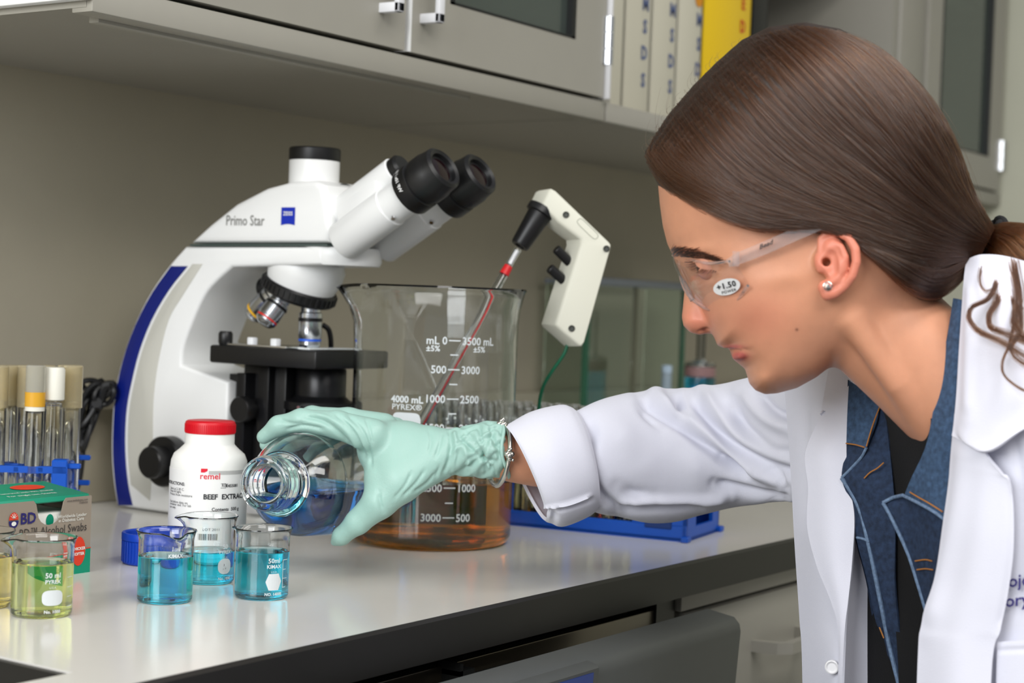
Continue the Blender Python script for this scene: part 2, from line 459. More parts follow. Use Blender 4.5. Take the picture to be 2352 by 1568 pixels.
# ---- wall cabinets
CB = 1.368; CF = .326; CT = 2.12
def wall_cabinet(x0, x1, label, door_spec, open_front=False, endl=False):
    r = empty('wall_cabinet', ((x0 + x1) / 2, .5, CB)); tag(r, label, 'cabinet', 'grey wall cabinets above the bench')
    t = .019
    adopt(r, box('bottom_panel', (x0, CF + .004, CB + .004), (x1, WALL_Y, CB + .022), m_cab))
    adopt(r, box('top_panel', (x0, CF + .004, CT - t), (x1, WALL_Y, CT), m_cab))
    adopt(r, box('back_panel', (x0 + t, WALL_Y - .012, CB + .022), (x1 - t, WALL_Y, CT - t), m_cab))
    adopt(r, box('side_panel', (x0, CF + .004, CB + .022), (x0 + t, WALL_Y - .012, CT - t), m_cab))
    adopt(r, box('side_panel', (x1 - t, CF + .004, CB + .022), (x1, WALL_Y - .012, CT - t), m_cab))
    adopt(r, box('bottom_rail', (x0 + .0005, CF - .003, CB), (x1 - .0005, CF + .022, CB + .0235), m_cab, bev=.0012))
    adopt(r, box('shelf', (x0 + t, CF + .04, CB + .36), (x1 - t, WALL_Y - .012, CB + .378), m_cab))
    if endl:
        adopt(r, box('end_panel', (x0 - .010, CF - .004, CB + .009), (x0, WALL_Y, CT), m_cabw, bev=.002))
        adopt(r, box('light_valance', (x0 + .03, CF + .022, CB - .003), (x1 - .25, CF + .034, CB + .006), m_cab, bev=.001))
    for (dx0, dx1, gx0, gx1, hx, hinge) in door_spec:
        zz0, zz1 = CB + .0275, CT - .004
        y0 = CF - .0065; y1 = CF + .0125
        gz0 = CB + .088; gz1 = CT - .09
        mb = MB()
        mb.add(*box_geo((dx0, y0, zz0), (gx0, y1, zz1))).add(*box_geo((gx1, y0, zz0), (dx1, y1, zz1)))
        mb.add(*box_geo((gx0, y0, zz0), (gx1, y1, gz0))).add(*box_geo((gx0, y0, gz1), (gx1, y1, zz1)))
        d = adopt(r, mb.build('door', m_cab))
        def sub(o_): o_.parent = d
        sub(box('pane', (gx0 - .003, y0 + .008, gz0 - .003), (gx1 + .003, y0 + .012, gz1 + .003), m_pane))
        g = MB()
        gw = .008
        g.add(*box_geo((gx0, y0 - .0005, gz0), (gx0 + gw, y0 + .008, gz1))).add(*box_geo((gx1 - gw, y0 - .0005, gz0), (gx1, y0 + .008, gz1)))
        g.add(*box_geo((gx0, y0 - .0005, gz0), (gx1, y0 + .008, gz0 + gw * .35))).add(*box_geo((gx0, y0 - .0005, gz1 - gw), (gx1, y0 + .008, gz1)))
        sub(g.build('gasket', m_gasket))
        if hx is not None:
            hz = 1.432
            h = MB()
            pts = [(hx, y0 + .001, hz), (hx, y0 - .032, hz), (hx, y0 - .032, hz + .10), (hx, y0 + .001, hz + .10)]
            h.add(*box_geo((hx - .005, y0 - .025, hz - .005), (hx + .005, y0 + .001, hz + .005), .0012))
            h.add(*box_geo((hx - .005, y0 - .025, hz - .005), (hx + .005, y0 - .019, hz + .105), .0012))
            h.add(*box_geo((hx - .005, y0 - .025, hz + .095), (hx + .005, y0 + .001, hz + .105), .0012))
            sub(h.build('handle', mat('handle_white', (232, 233, 236), rough=.4)))
        for hz in (CB + .068, CT - .12):
            h = MB()
            for k in range(3):
                v, f = lathe_geo([(0, 0), (.0052, 0), (.0052, .0185), (0, .0185)], 14)
                h.add(place(v, (hinge, y0 - .003, hz + k * .020)), f)
            h.add(*box_geo((hinge - .012, y0 - .0016, hz), (hinge + .012, y0 + .002, hz + .058)))
            sub(h.build('hinge', m_chrome))
        sub(box('edge_strip', (dx0 - .0004, y0 - .0004, zz0), (dx0 + .003, y1, zz1), m_cabw if endl else m_cab))  # door edge of the first cabinet paled as window-lit
    return r
wall_cabinet(.964, 1.786, 'grey wall cabinet with two pull handles above the microscope',
             [(.972, 1.379, 1.05, 1.30, 1.340, .968), (1.386, 1.776, 1.455, 1.706, 1.408, 1.781)], endl=True)
# pale strip at the right door edge, window light put into its colour
adopt(bpy.data.objects['wall_cabinet'], box('lit_edge_strip', (1.7775, CF - .013, CB + .026), (1.7815, CF + .01, CT - .004), mat('lit_edge_enamel', (222, 222, 224), rough=.35, metal=.3), bev=.0006))
wall_cabinet(1.790, 2.742, 'open-fronted grey wall cabinet holding the upright binders', [])
wall_cabinet(2.746, 3.298, 'grey wall cabinet with glazed door next to the end wall', [(2.865, 3.275, 2.93, 3.205, None, 3.279)])
t_ = [o for o in bpy.data.objects if o.name == 'wall_cabinet.002'][0]
adopt(t_, box('face_frame', (2.747, CF - .001, CB + .024), (2.862, CF + .02, CT - .002), m_cab, bev=.001))

# ---- binders
m_bw = mat('binder_white', (206, 202, 184), rough=.45)
m_by = mat('binder_yellow', (238, 198, 8), rough=.4)
m_bk = mat('binder_black', (24, 24, 24), rough=.5)
m_blue_ink = mat('ink_slate_blue', (84, 98, 138), rough=.5)
m_red_ink = mat('ink_red', (196, 44, 20), rough=.5)
def binder(x0, x1, mt, label, letters, ink, lx, ytop=None):
    yb = .358; zb_ = CB + .0225; ht = .285
    r = empty('ring_binder', ((x0 + x1) / 2, yb + .12, zb_)); tag(r, label, 'binder', 'binders in the open cabinet')
    mb = MB()
    mb.add(*box_geo((x0 + .001, yb, zb_), (x1 - .001, yb + .004, zb_ + ht), .0008))
    mb.add(*box_geo((x0 + .001, yb, zb_), (x0 + .0035, yb + .25, zb_ + ht), .0006)).add(*box_geo((x1 - .0035, yb, zb_), (x1 - .001, yb + .25, zb_ + ht), .0006))
    adopt(r, mb.build('cover', mt))
    adopt(r, box('paper_block', (x0 + .005, yb + .02, zb_ + .004), (x1 - .005, yb + .235, zb_ + ht - .006), mat('paper', (226, 224, 216), rough=.8)))
    p = Print()
    for ch, zc in letters:
        p.text(ch, lx, zc - .0085, .0245, 'CENTER', .0009, .88)
    o_ = p.build('spine_lettering', ink, None, lambda u, v: (u, yb - .0006, v)); adopt(r, o_)
    return r
def zc(px, py): return onY(px, py, .358)[2]
def xc(px, py): return onY(px, py, .358)[0]
bx = [1.812, 1.884, 1.954, 2.024, 2.095]
lbl = ['white binder beside the cabinet door, its slate letters half hidden', 'white MSDS binder, second from the cabinet door', 'white MSDS binder, third from the cabinet door', 'white MSDS binder touching the yellow binder']
cols = [(1418, [(33, 'S'), (95, 'D'), (158, 'S')]), (1481, [(8, 'M'), (61, 'S'), (122, 'D'), (185, 'S')]), (1543, [(22, 'M'), (81, 'S'), (141, 'D'), (200, 'S')]), (1604, [(45, 'M'), (101, 'S'), (160, 'D'), (218, 'S')])]
for k in range(4):
    px, ls = cols[k]
    letters = [(ch, zc(px, y)) for y, ch in ls]
    if k == 0: letters = [('M', letters[0][1] + .033)] + letters
    bi = binder(bx[k], bx[k + 1], m_bw, lbl[k], letters, m_blue_ink, xc(px, ls[1][0]) if k else 1.846)
    if k == 3:
        adopt(bi, Print().oval(xc(1605, 0), zc(1605, -2), .011, .011).build('orange_badge', mat('badge_orange', (214, 140, 20)), None, lambda u, v: (u, .3572, v)))
binder(2.097, 2.246, m_by, 'wide yellow binder with red spine letters', [('R', zc(1707, 8) + .034), ('E', zc(1707, 8)), ('D', zc(1705, 61))], m_red_ink, xc(1706, 40))
binder(2.250, 2.302, m_bk, 'black binder standing against the yellow binder', [], m_red_ink, 2.23)
# ================================================================== microscope (stands square to the wall, eyepieces facing the room)
m_mw = mat('microscope_white', (236, 237, 236), rough=0.32, spec=0.5)
m_mg = mat('microscope_grey', (196, 195, 186), rough=0.45)
m_mblue = mat('microscope_blue', (8, 26, 112), rough=0.35)
m_blk = mat('black_plastic', (20, 20, 21), rough=0.38)
m_blkm = mat('black_metal', (26, 26, 28), rough=0.3, metal=0.3)
m_obj = mat('objective_chrome', (205, 208, 212), rough=0.2, metal=1.0)
XN, XM, XF = 1.302, 1.3445, 1.387
def yz(px, py, x=XN): return tuple(onX(px, py, x)[1:])
mic = empty('microscope', (XM, .56, ZB)); tag(mic, 'white trinocular microscope with blue side stripe and black stage', 'microscope')
out_edge = [(268, 1166), (259, 1113), (254, 1054), (254, 995), (259, 916), (275, 837), (303, 754), (342, 674), (388, 608), (425, 566)]
inner = [(738, 607), (640, 610), (532, 613), (498, 643), (467, 680), (436, 750), (419, 800), (416, 838), (524, 877)]
def sm(pts, n): return [tuple(q) for q in catmull(np.array(pts, float), n)]
out_edge = sm(out_edge, 34)
inner = inner[:2] + sm(inner[2:8], 18) + inner[8:]
arm_poly = [yz(*q) for q in out_edge] + [yz(738, 566)] + [yz(*q) for q in inner]
yb_f = yz(524, 877)[0]
arm_poly += [(yb_f, ZB + .002)]
arm_poly[0] = (arm_poly[0][0], ZB + .002)
adopt(mic, prism('arm', arm_poly, ((0, 0, 0), FR_YZ), XN, XF, m_mw, bev=.004, seg=3))
# inlaid side stripe and shallow grip recess on the near and far sides
sl = [(394, 611), (349, 675), (309, 754), (281, 837), (266, 916), (261, 995), (261, 1054), (266, 1113), (273, 1160)]
sr = [(305, 1160), (295, 1113), (289, 1054), (288, 995), (292, 935), (303, 876), (321, 805), (349, 734), (388, 667), (432, 611)]
stripe = [yz(*q) for q in sm(sl, 26) + sm(sr, 28)]
grip_r = [(312, 1158), (345, 1150), (352, 1040), (352, 955), (355, 896), (366, 821), (388, 734), (420, 679), (466, 606), (442, 606)]
grip = [yz(*q) for q in sm([(438, 612), (394, 668), (355, 735), (327, 806), (309, 877), (298, 936), (294, 995), (295, 1054), (301, 1113)], 26)] + [yz(*q) for q in [grip_r[1]] + sm(grip_r[2:9], 22) + [grip_r[9]]]
for t0, t1, nm in ((XN - .0012, XN + .001, ''), (XF - .001, XF + .0012, '')):
    adopt(mic, prism('side_stripe', stripe, ((0, 0, 0), FR_YZ), t0, t1, m_mblue, bev=.0004))
    adopt(mic, prism('grip_inlay', grip, ((0, 0, 0), FR_YZ), t0 + .0006, t1 - .0006, m_mg, bev=.0003))
npz1, npz0 = yz(738, 566)[1], yz(738, 607)[1]
adopt(mic, lathe('nose_plate', [(0, npz0), (.0405, npz0), (.0425, npz0 + .004), (.0425, npz1 - .002), (.0415, npz1), (0, npz1)], (XM, yz(738, 566)[0] + .010, 0), m_mw, n=48))
# foot
yb0 = yz(268, 1166)[0]
foot = [(1.306, yb0 - .006), (1.383, yb0 - .006), (1.383, yb0 - .09), (1.40, yb0 - .14), (1.405, yb0 - .235), (1.39, yb0 - .25), (1.299, yb0 - .25), (1.284, yb0 - .235), (1.289, yb0 - .14), (1.306, yb0 - .09)]
adopt(mic, prism('foot', foot, ((0, 0, ZB), FR_XY), 0.0, .052, m_mw, bev=.006, seg=3))
adopt(mic, lathe('field_lens', [(0, .012), (.018, .012), (.022, .008), (.026, 0)], (XM, yb0 - .20, ZB + .052), m_blkm, n=32))
adopt(mic, prism('mount_block', [(yb_f + .01, ZB + .03), (yb_f - .004, ZB + .03), (yb_f - .004, yz(524, 877)[1] + .004), (yb_f + .01, yz(524, 877)[1] + .008)], ((0, 0, 0), FR_YZ), XN + .012, XF - .012, m_blk, bev=.001))
# binocular head
head_poly = [yz(*q) for q in [(433, 558), (480, 515), (540, 467), (610, 431), (667, 416), (722, 413), (742, 424), (752, 470), (756, 558)]]
hd = adopt(mic, prism('head', head_poly, ((0, 0, 0), FR_YZ), XN, XF, m_mw, bev=.007, seg=3))
nb = [yz(*q, XM) for q in [(742, 424), (800, 440), (826, 520), (815, 560), (756, 560)]]
adopt(mic, prism('head_nose', nb, ((0, 0, 0), FR_YZ), XN + .010, XF - .010, m_mw, bev=.012, seg=3))
adopt(mic, prism('head_seam', [yz(437, 560.5), yz(752, 560.5), yz(752, 565), yz(437, 565)], ((0, 0, 0), FR_YZ), XN - .0005, XF + .0005, mat('seam_grey', (70, 84, 80)), bev=.0002))
pc = onX(721, 420, XM)
adopt(mic, lathe('camera_port', [(0, -.01), (.0262, -.01), (.0262, .0225), (0, .0225)], pc, m_mw, n=40))
adopt(mic, lathe('port_cap', [(0, .0225), (.0265, .0225), (.0268, .024), (.0268, .0345), (.0258, .0358), (.021, .036), (.0205, .034), (0, .034)], pc, m_blk, n=40))
# lettering and badge on the near side
xs = XN - .0006
pr = Print(); pr.text('Primo Star', 0, 0, .0145, bold=.0001, sx=.82)
tl0 = onX(519, 517, XN); tr0 = onX(608, 514, XN)
du = unit(np.array(tr0) - np.array(tl0)); wtxt = text_geo('Primo Star', .0145, bold=.0001)[0][:, 0].max() * .82
scl = np.linalg.norm(np.array(tr0) - np.array(tl0)) / wtxt
pr2 = Print(); pr2.v = [(u * scl, v * scl) for u, v in pr.v]; pr2.f = pr.f
adopt(mic, pr2.build('model_lettering', mat('print_grey', (128, 128, 124)), None, lambda u, v: (xs, tl0[1] + du[1] * u, tl0[2] + v)))
b0 = onX(646, 517, XN); b1 = onX(679, 476, XN); bw = b0[1] - b1[1]; bh = b1[2] - b0[2]
bp = Print(); n_ = 8
bot = [(bw * k / n_, bh * (.0 + .07 * math.sin(math.pi * k / n_))) for k in range(n_ + 1)]
bp.poly(bot + [(bw, bh), (0, bh)])
bdg = adopt(mic, bp.build('badge', mat('badge_blue', (18, 46, 176), rough=.35), None, lambda u, v: (xs, b0[1] - u, b0[2] + v)))
bt = Print(); bt.text('ZEISS', bw * .5, bh * .55, bw * .30, 'CENTER', bold=.0001)
bt.build('badge_lettering', m_mw, bdg, lambda u, v: (xs - .0004, b0[1] - u, b0[2] + v))
# eyepiece tubes
tdir = unit([0, -math.cos(math.radians(31)), math.sin(math.radians(31))])
def along(p, t): return np.array(p) + tdir * t
nt0 = np.array(onX(798, 549, XM - .031)); ft0 = nt0 + np.array([.062, 0, 0])
blk0 = np.linalg.norm(np.array(onX(936, 437, XM - .031)) - nt0)
for nm, s0 in (('near', nt0), ('far', ft0)):
    tb = adopt(mic, lathe('eyepiece_tube', [(0, -.006), (.0195, -.006), (.0205, -.004), (.0205, blk0 - .026), (.0193, blk0 - .025), (.0193, blk0 + .004), (0, blk0 + .004)], s0, m_mw, n=36, axis=tdir))
    e0 = along(s0, blk0)
    ep = adopt(mic, lathe('eyepiece', [(0, 0), (.0235, 0), (.0245, .002), (.0245, .016), (.0222, .0172), (.0222, .0205), (.0245, .0218), (.0245, .033), (.0235, .036), (.0225, .047), (.0195, .0495), (.016, .048), (.015, .044), (0, .043)], e0, m_blk, n=40, axis=tdir))
    lathe('lens', [(0, .0446), (.008, .0443), (.0148, .0436)], e0, mat('lens_coating', (26, 8, 12), rough=.08, spec=.5), ep, n=24, axis=tdir)
    fr = frame_to(tdir, (-1, 0, 0))
    Print().text('WF 10x / 18', 0, 0, .0055, 'CENTER', .0001).build('ring_lettering', m_mw, ep,
        lambda u, v, e0=e0, fr=fr: tuple(e0 + fr @ np.array([.0247 * math.cos(-.35 - u / .0247), .0247 * math.sin(-.35 - u / .0247), .006 + v])))
    for s_ in (1,):
        adopt(mic, lathe('screw', [(0, .002), (.0022, .002), (.0026, 0)], along(s0, blk0 - .020) + np.array([-.0205 * .6, 0, 0]) - .0165 * unit(np.cross(tdir, [1, 0, 0])), m_chrome, n=10, axis=unit([-.6, -.4, -.69])))
# hinged housing between the tubes
ca = np.cross([1, 0, 0], tdir); ca = ca if ca[2] > 0 else -ca
hc = nt0 + np.array([.012, 0, 0]) + ca * .034
adopt(mic, lathe('hinge_barrel', [(0, -.004), (.0135, -.004), (.0145, -.002), (.0145, blk0 - .012), (.0135, blk0 - .011), (0, blk0 - .011)], hc, m_mw, n=32, axis=tdir))
adopt(mic, lathe('hinge_cap', [(0, blk0 - .011), (.0128, blk0 - .011), (.0128, blk0 - .003), (.0105, blk0), (0, blk0)], hc, m_blk, n=32, axis=tdir))
for s0 in (nt0, ft0):
    sx = np.array([1, 0, 0]) * (1 if s0 is nt0 else -1)
    d_ = hc - s0; per = unit(np.cross(tdir, d_)); R_ = np.stack([unit(d_ - tdir * tdir.dot(d_)), per, tdir], 1)
    L_ = np.linalg.norm(d_)
    v, f = box_geo((-.004, -.0135, .002), (L_, .0135, blk0 - .027), .003)
    adopt(mic, MB().add(place(np.array(v) @ R_.T, s0), f).build('tube_housing', m_mw))
colr = np.array(onX(797, 470, XM))
adopt(mic, lathe('head_collar', [(0, -.012), (.024, -.012), (.026, -.004), (.024, .004), (.0205, .006), (0, .006)], colr + np.array([0, .004, 0]), m_mw, n=36, axis=tdir))
adopt(mic, lathe('head_collar_ring', [(0, .004), (.0188, .004), (.0188, .011), (0, .011)], colr + np.array([0, .004, 0]), mat('collar_grey', (96, 98, 96), rough=.3, metal=.6), n=36, axis=tdir))
# nosepiece, objectives
nax = unit([0, .36, -.93])
ncen = np.array(onX(705, 612, XM))
adopt(mic, lathe('nosepiece_housing', [(0, -.014), (.036, -.014), (.0405, -.004), (.0405, .006), (.036, .022), (0, .022)], ncen, m_mw, n=44, axis=nax))
kn = MB(); v, f = lathe_geo([(0, .020), (.0385, .020), (.0400, .022), (.0400, .031), (.0385, .033), (.030, .036), (0, .036)], 44)
kn.add(place(v, ncen, nax), f)
fr = frame_to(nax)
for k in range(40):
    a = 2 * math.pi * k / 40
    v, f = box_geo((.0390, -.0013, .0225), (.0411, .0013, .0305), .0003, 1)
    c_, s_ = math.cos(a), math.sin(a)
    Rk = np.array([[c_, -s_, 0], [s_, c_, 0], [0, 0, 1]])
    kn.add(place(np.array(v) @ Rk.T @ fr.T, ncen), f)
adopt(mic, kn.build('nosepiece_ring', m_blk))
obj_specs = [(0.0, 'blue', (30, 90, 200)), (math.pi / 2 + .25, 'y', (222, 168, 20)), (math.pi, 'r', (200, 40, 30)), (-math.pi / 2 - .25, 'w', (230, 230, 230))]
def objective(base, ax, band, L):
    ob = adopt(mic, lathe('objective', [(0, -.004), (.0105, -.004), (.0105, .008), (.0122, .009), (.0122, L * .72), (.0116, L * .74), (.0116, L - .004), (.008, L), (.005, L + .001), (0, L + .001)], base, m_obj, n=32, axis=ax))
    lathe('band', [(.01165, L * .78), (.0119, L * .78), (.0119, L * .83), (.01165, L * .83)], base, mat('band_%d_%d' % (band[0], band[2]), band, rough=.4), ob, n=32, axis=ax)
    lathe('knurl', [(.0121, L * .30), (.0125, L * .31), (.0125, L * .38), (.0121, L * .39)], base, m_blkm, ob, n=32, axis=ax)
ctr = ncen + nax * .034
front_dir = unit(np.array([0, -1, 0]) - nax * nax.dot(np.array([0, -1, 0])))
side_dir = np.cross(nax, front_dir)
objective(ctr + front_dir * .021, unit([0, 0, -1]), (30, 90, 205), .046)
bdir = -front_dir
objective(ctr + bdir * .018 - np.array([.010, 0, 0]), unit(nax * .85 + bdir * .42 - np.array([.12, 0, 0])), (222, 168, 20), .044)
objective(ctr + side_dir * .021, unit(nax * .85 + side_dir * .45), (200, 40, 30), .036)
adopt(mic, tube('objective_stub', [ctr + bdir * .030 + np.array([.012, 0, 0]), ctr + bdir * .058 + nax * .014 + np.array([.012, 0, 0])], [.009, .011], m_blk, n=16))
# stage
XS0, XS1 = XM - .060, XM + .054
sA = onX(479, 803, XS0); sB = onX(726, 806, XS0)
zs1 = sB[2]; zs0 = zs1 - .0185
adopt(mic, box('stage', (XS0, sB[1], zs0), (XS1, sA[1] - .001, zs1), m_blk, bev=.0025))
adopt(mic, box('specimen_holder', (XS0 + .006, sB[1] + .045, zs1), (XS0 + .034, sA[1] - .012, zs1 + .0024), m_chrome, bev=.0006))
for yy in (sB[1] + .098, sB[1] + .066):
    adopt(mic, box('slide_clip', (XS0 + .014, yy, zs1 + .002), (XS0 + .022, yy + .008, zs1 + .0095), mat('clip_white', (220, 222, 224), rough=.3), bev=.0012))
adopt(mic, box('glass_slide', (XM - .035, sB[1] + .030, zs1), (XM + .035, sB[1] + .056, zs1 + .0015), mat('slide_glass', (235, 240, 240), rough=.05, spec=.6)))
adopt(mic, lathe('stage_knob', [(0, 0), (.0062, 0), (.0075, .003), (.0075, .012), (.006, .0145), (0, .0145)], (XS0 + .010, sA[1] - .014, zs1), m_blk, n=18))
# black bracket, condenser, stage drive
yk = onX(540, 900, XM)[1]
adopt(mic, box('stage_bracket', (XM - .024, sB[1] + .070, ZB + .055), (XM + .024, yb_f - .004, zs0), m_blk, bev=.002))
adopt(mic, box('bracket_rail', (XM - .034, sB[1] + .085, ZB + .055), (XM - .022, sB[1] + .100, zs0), m_blkm, bev=.001))
adopt(mic, box('bracket_plate', (XM - .040, sB[1] + .112, ZB + .058), (XM + .03, sB[1] + .124, zs0 - .01), m_blkm, bev=.001))
cy = sB[1] + .043
adopt(mic, lathe('condenser', [(0, 0), (.024, 0), (.026, -.003), (.026, -.030), (.030, -.034), (.0375, -.036), (.0375, -.044), (.034, -.046), (.034, -.066), (.028, -.070), (0, -.070)], (XM, cy, zs0), m_blkm, n=40))
adopt(mic, tube('condenser_lever', [(XM - .036, cy - .004, zs0 - .040), (XM - .046, cy - .010, zs0 - .040)], .0016, m_chrome, n=8))
kc = onX(548, 940, XM - .052)
adopt(mic, lathe('stage_drive_knob', [(0, 0), (.0125, 0), (.0135, .0015), (.0135, .011), (.0105, .013), (.0105, .034), (0, .034)], kc, m_blk, n=26, axis=(1, 0, 0)))
# coarse and fine focus
fc = onX(398, 1058, XN)
adopt(mic, lathe('coarse_focus_knob', [(0, 0), (.026, 0), (.027, -.002), (.027, -.016), (.025, -.018), (.018, -.018), (0, -.018)], np.array(fc), m_blk, n=36, axis=(1, 0, 0)))
adopt(mic, lathe('fine_focus_knob', [(0, -.018), (.0165, -.018), (.0170, -.020), (.0170, -.034), (.0155, -.036), (0, -.036)], np.array(fc), m_blk, n=30, axis=(1, 0, 0)))
adopt(mic, lathe('coarse_focus_knob', [(0, 0), (.026, 0), (.027, .002), (.027, .016), (.025, .018), (0, .018)], np.array(fc) + np.array([XF - XN, 0, 0]), m_blk, n=36, axis=(1, 0, 0)))
wire = [onX(740, 745, XM + .03), onX(756, 760, XM + .035), onX(760, 800, XM + .04), onX(750, 860, XM + .045)]
adopt(mic, tube('holder_arm', wire, .0028, m_blkm, n=8, smooth_n=16))
# power cord coil hanging behind the microscope
cord = MB(); rr = random.Random(4)
def loopy(c, a, b, tilt, dx):
    pts = []
    for k in range(25):
        t = 2 * math.pi * k / 24
        u, v = a * math.cos(t), b * math.sin(t)
        pts.append(np.array(c) + RIGHT * (u * math.cos(tilt) - v * math.sin(tilt)) + UP * (u * math.sin(tilt) + v * math.cos(tilt)) + FWD * (dx + .004 * math.sin(2 * t)))
    return pts
dC = 1.86
for (px, py, a, b, tl_, dd) in [(208, 885, 20, 12, -.1, 0), (200, 940, 14, 62, -.35, .004), (196, 945, 12, 70, -.28, .012), (205, 930, 16, 55, -.42, -.005), (212, 938, 10, 66, -.25, .008), (232, 900, 34, 14, .5, .002), (190, 960, 13, 66, -.22, .016), (243, 905, 26, 20, .9, -.004), (198, 975, 11, 58, -.12, -.003)]:
    s_ = dC / F
    v, f = tube_geo(loopy(P(px, py, dC), a * s_, b * s_, tl_, dd), .0031, 8, False)
    cord.add(v, f)
v, f = tube_geo(catmull([P(262, 885, dC), P(240, 890, dC), P(228, 930, dC), P(222, 925, dC - .01)], 14), .006, 8); cord.add(v, f)
v, f = tube_geo(catmull([P(192, 1010, dC), P(188, 1060, dC), P(180, 1110, dC), P(160, 1150, dC), G(120, 1195) + np.array([0, 0, .003])], 24), .0031, 8); cord.add(v, f)
v, f = tube_geo(catmull([P(240, 905, dC), P(262, 900, dC + .01), P(285, 940, dC + .02), np.array([XM, yb0 - .002, ZB + .06])], 24), .0031, 8); cord.add(v, f)
tag(cord.build('power_cord', m_blk), 'black power cord coiled in loops behind the microscope', 'cord')
# ================================================================== glassware and bench things
m_glass = mat('borosilicate_glass', (250, 252, 252), rough=0.0, trans=1.0, ior=1.47)
m_blue_l = mat('blue_liquid', (255, 255, 255), rough=0.0, trans=1.0, ior=1.335, absorb=(0, 246, 255), dens=78)
m_bluedeep_l = mat('deep_blue_liquid', (255, 255, 255), rough=0.0, trans=1.0, ior=1.335, absorb=(0, 238, 255), dens=75)
m_yel_l = mat('yellow_green_liquid', (255, 255, 255), rough=0.0, trans=1.0, ior=1.335, absorb=(246, 250, 120), dens=34)
m_amb_l = mat('amber_liquid', (255, 255, 255), rough=0.0, trans=1.0, ior=1.345, absorb=(255, 234, 0), dens=40)
m_pale_l = mat('pale_gold_liquid', (255, 255, 255), rough=0.0, trans=1.0, ior=1.335, absorb=(255, 238, 40), dens=34)
m_print = mat('white_glass_print', (206, 212, 214), rough=0.6)
m_wplast = mat('white_hdpe', (236, 236, 232), rough=0.42, sss=.15, sssr=(1, 1, 1))
m_red = mat('red_cap', (206, 8, 30), rough=0.38)
m_bluecap = mat('blue_cap', (4, 58, 170), rough=0.38)
m_rack = mat('rack_blue', (0, 76, 178), rough=0.42)
def img_ang(deg):
    """angle about z of a direction given in the picture: 0 = right, 90 = towards the viewer"""
    t = math.radians(deg); v = math.cos(t) * RIGHT[:2] - math.sin(t) * FWD[:2]
    return math.atan2(v[1], v[0])
def beaker(name, c, R, H, wall, spout_deg, level, liquid, label, group, n=72, bead=.0009, sp=.27, prints=None):
    r = empty(name, c); tag(r, label, 'beaker', group)
    rb = R * .14          # heel radius
    out = [(0, 0), (R * .5, .0), (R - rb, .0004)]
    out += [(R - rb + rb * math.sin(t), rb - rb * math.cos(t) + .0002) for t in np.linspace(.35, math.pi / 2, 6)]
    out += [(R, H * k) for k in np.linspace(.25, .86, 6)]
    fl = R * .075
    out += [(R + fl * .25, H * .92), (R + fl * .7, H * .965), (R + fl, H - bead), (R + fl + bead * .6, H - bead * .3), (R + fl + bead * .3, H + bead * .5), (R + fl - bead * .6, H + bead * .3)]
    inn = [(R + fl * .6 - wall * .8, H * .968), (R + fl * .1 - wall, H * .92)]
    inn += [(R - wall, H * k) for k in np.linspace(.86, .25, 6)]
    ri = rb * .8
    base = wall * 1.6
    inn += [(R - wall - ri + ri * math.sin(t), base + ri - ri * math.cos(t)) for t in np.linspace(math.pi / 2, .3, 6)]
    inn += [(R * .5, base), (0, base)]
    V, Fc = lathe_geo(out + inn, n)
    a0 = img_ang(spout_deg)
    V2 = []
    for x, y, z in V:
        rr = math.hypot(x, y)
        if z > H * .80 and rr > R * .5:
            a = math.atan2(y, x); d = (a - a0 + math.pi) % (2 * math.pi) - math.pi
            g = math.exp(-(d / .27) ** 2); k = min(1, (z / H - .80) / .20) ** 1.6
            s = 1 + sp * g * k - .05 * k * math.exp(-((abs(d) - .55) / .22) ** 2)
            x *= s; y *= s; z -= (.045 if H < .1 else .012) * H * g * k
        V2.append((x, y, z))
    MB().add(V2, Fc).build('glass', m_glass, r, ang=60)
    if liquid is not None:
        ov = wall * .35
        lp = [(0, base - ov), (R * .5, base - ov)]
        lp += [(R - wall - ri + (ri + ov) * math.sin(t), base + ri - (ri + ov) * math.cos(t)) for t in np.linspace(.3, math.pi / 2, 6)]
        lp += [(R - wall + ov, level * .6), (R - wall + ov, level + .0012), (R - wall - .0002, level + .0010), (R - wall - .0018, level + .0002), (R - wall - .005, level), (R * .4, level), (0, level)]
        v, f = lathe_geo(lp, n); MB().add(v, f).build('liquid', liquid, r, ang=60)
    if prints is not None:
        ca = cam_angle(c)
        for k, (p, deg, z0_, m) in enumerate(prints):
            p.build('printed_scale' if k == 0 else 'printed_mark', m, r, on_cyl(R + .00025, ca + math.radians(deg), z0_))
    return r
def pyrex50(vol, maker, no, kind, lines=True):
    p = Print()
    if vol: p.text(vol, 0, .0300, .0052, 'CENTER', .0001)
    if maker: p.text(maker, 0, .0258, .0040, 'CENTER', .0001)
    p.text('U.S.A.', 0, .0222, .0022, 'CENTER')
    if kind == 'oval': p.oval(0, .0155, .0078, .0056, p=3.2)
    elif kind == 'hex': p.strip([-.0068, -.0042, -.002, 0, .002, .0042, .0068], [.0150, .0085, .0085, .0085, .0085, .0085, .0150], [.0155, .0215, .0215, .0215, .0215, .0215, .0155])
    elif kind == 'round': p.oval(0, .0155, .0066, .0064, p=2.4)
    if no: p.text(no, 0, .0044, .0032, 'CENTER', .0001)
    if lines:
        for k, z in enumerate((.008, .015, .022, .029)):
            p.rect(.0125, z, .0195, z + .0005)
    return p
bA, bB, bC, bY, bO = G(378, 1379), G(478, 1335), G(600, 1370), G(95, 1410), G(-43, 1390)
grpb = 'small graduated beakers in front'
beaker('glass_beaker', bA, .0212, .0548, .0012, 62, .0345, m_blue_l, 'blue beaker with spout facing forward, in front of the blue screw cap', grpb, prints=[(Print().text('1ml', 0, .0415, .0050, 'CENTER', .0001).text('KIMAX', 0, .0365, .0038, 'CENTER', .0001), 20, 0, m_print)])
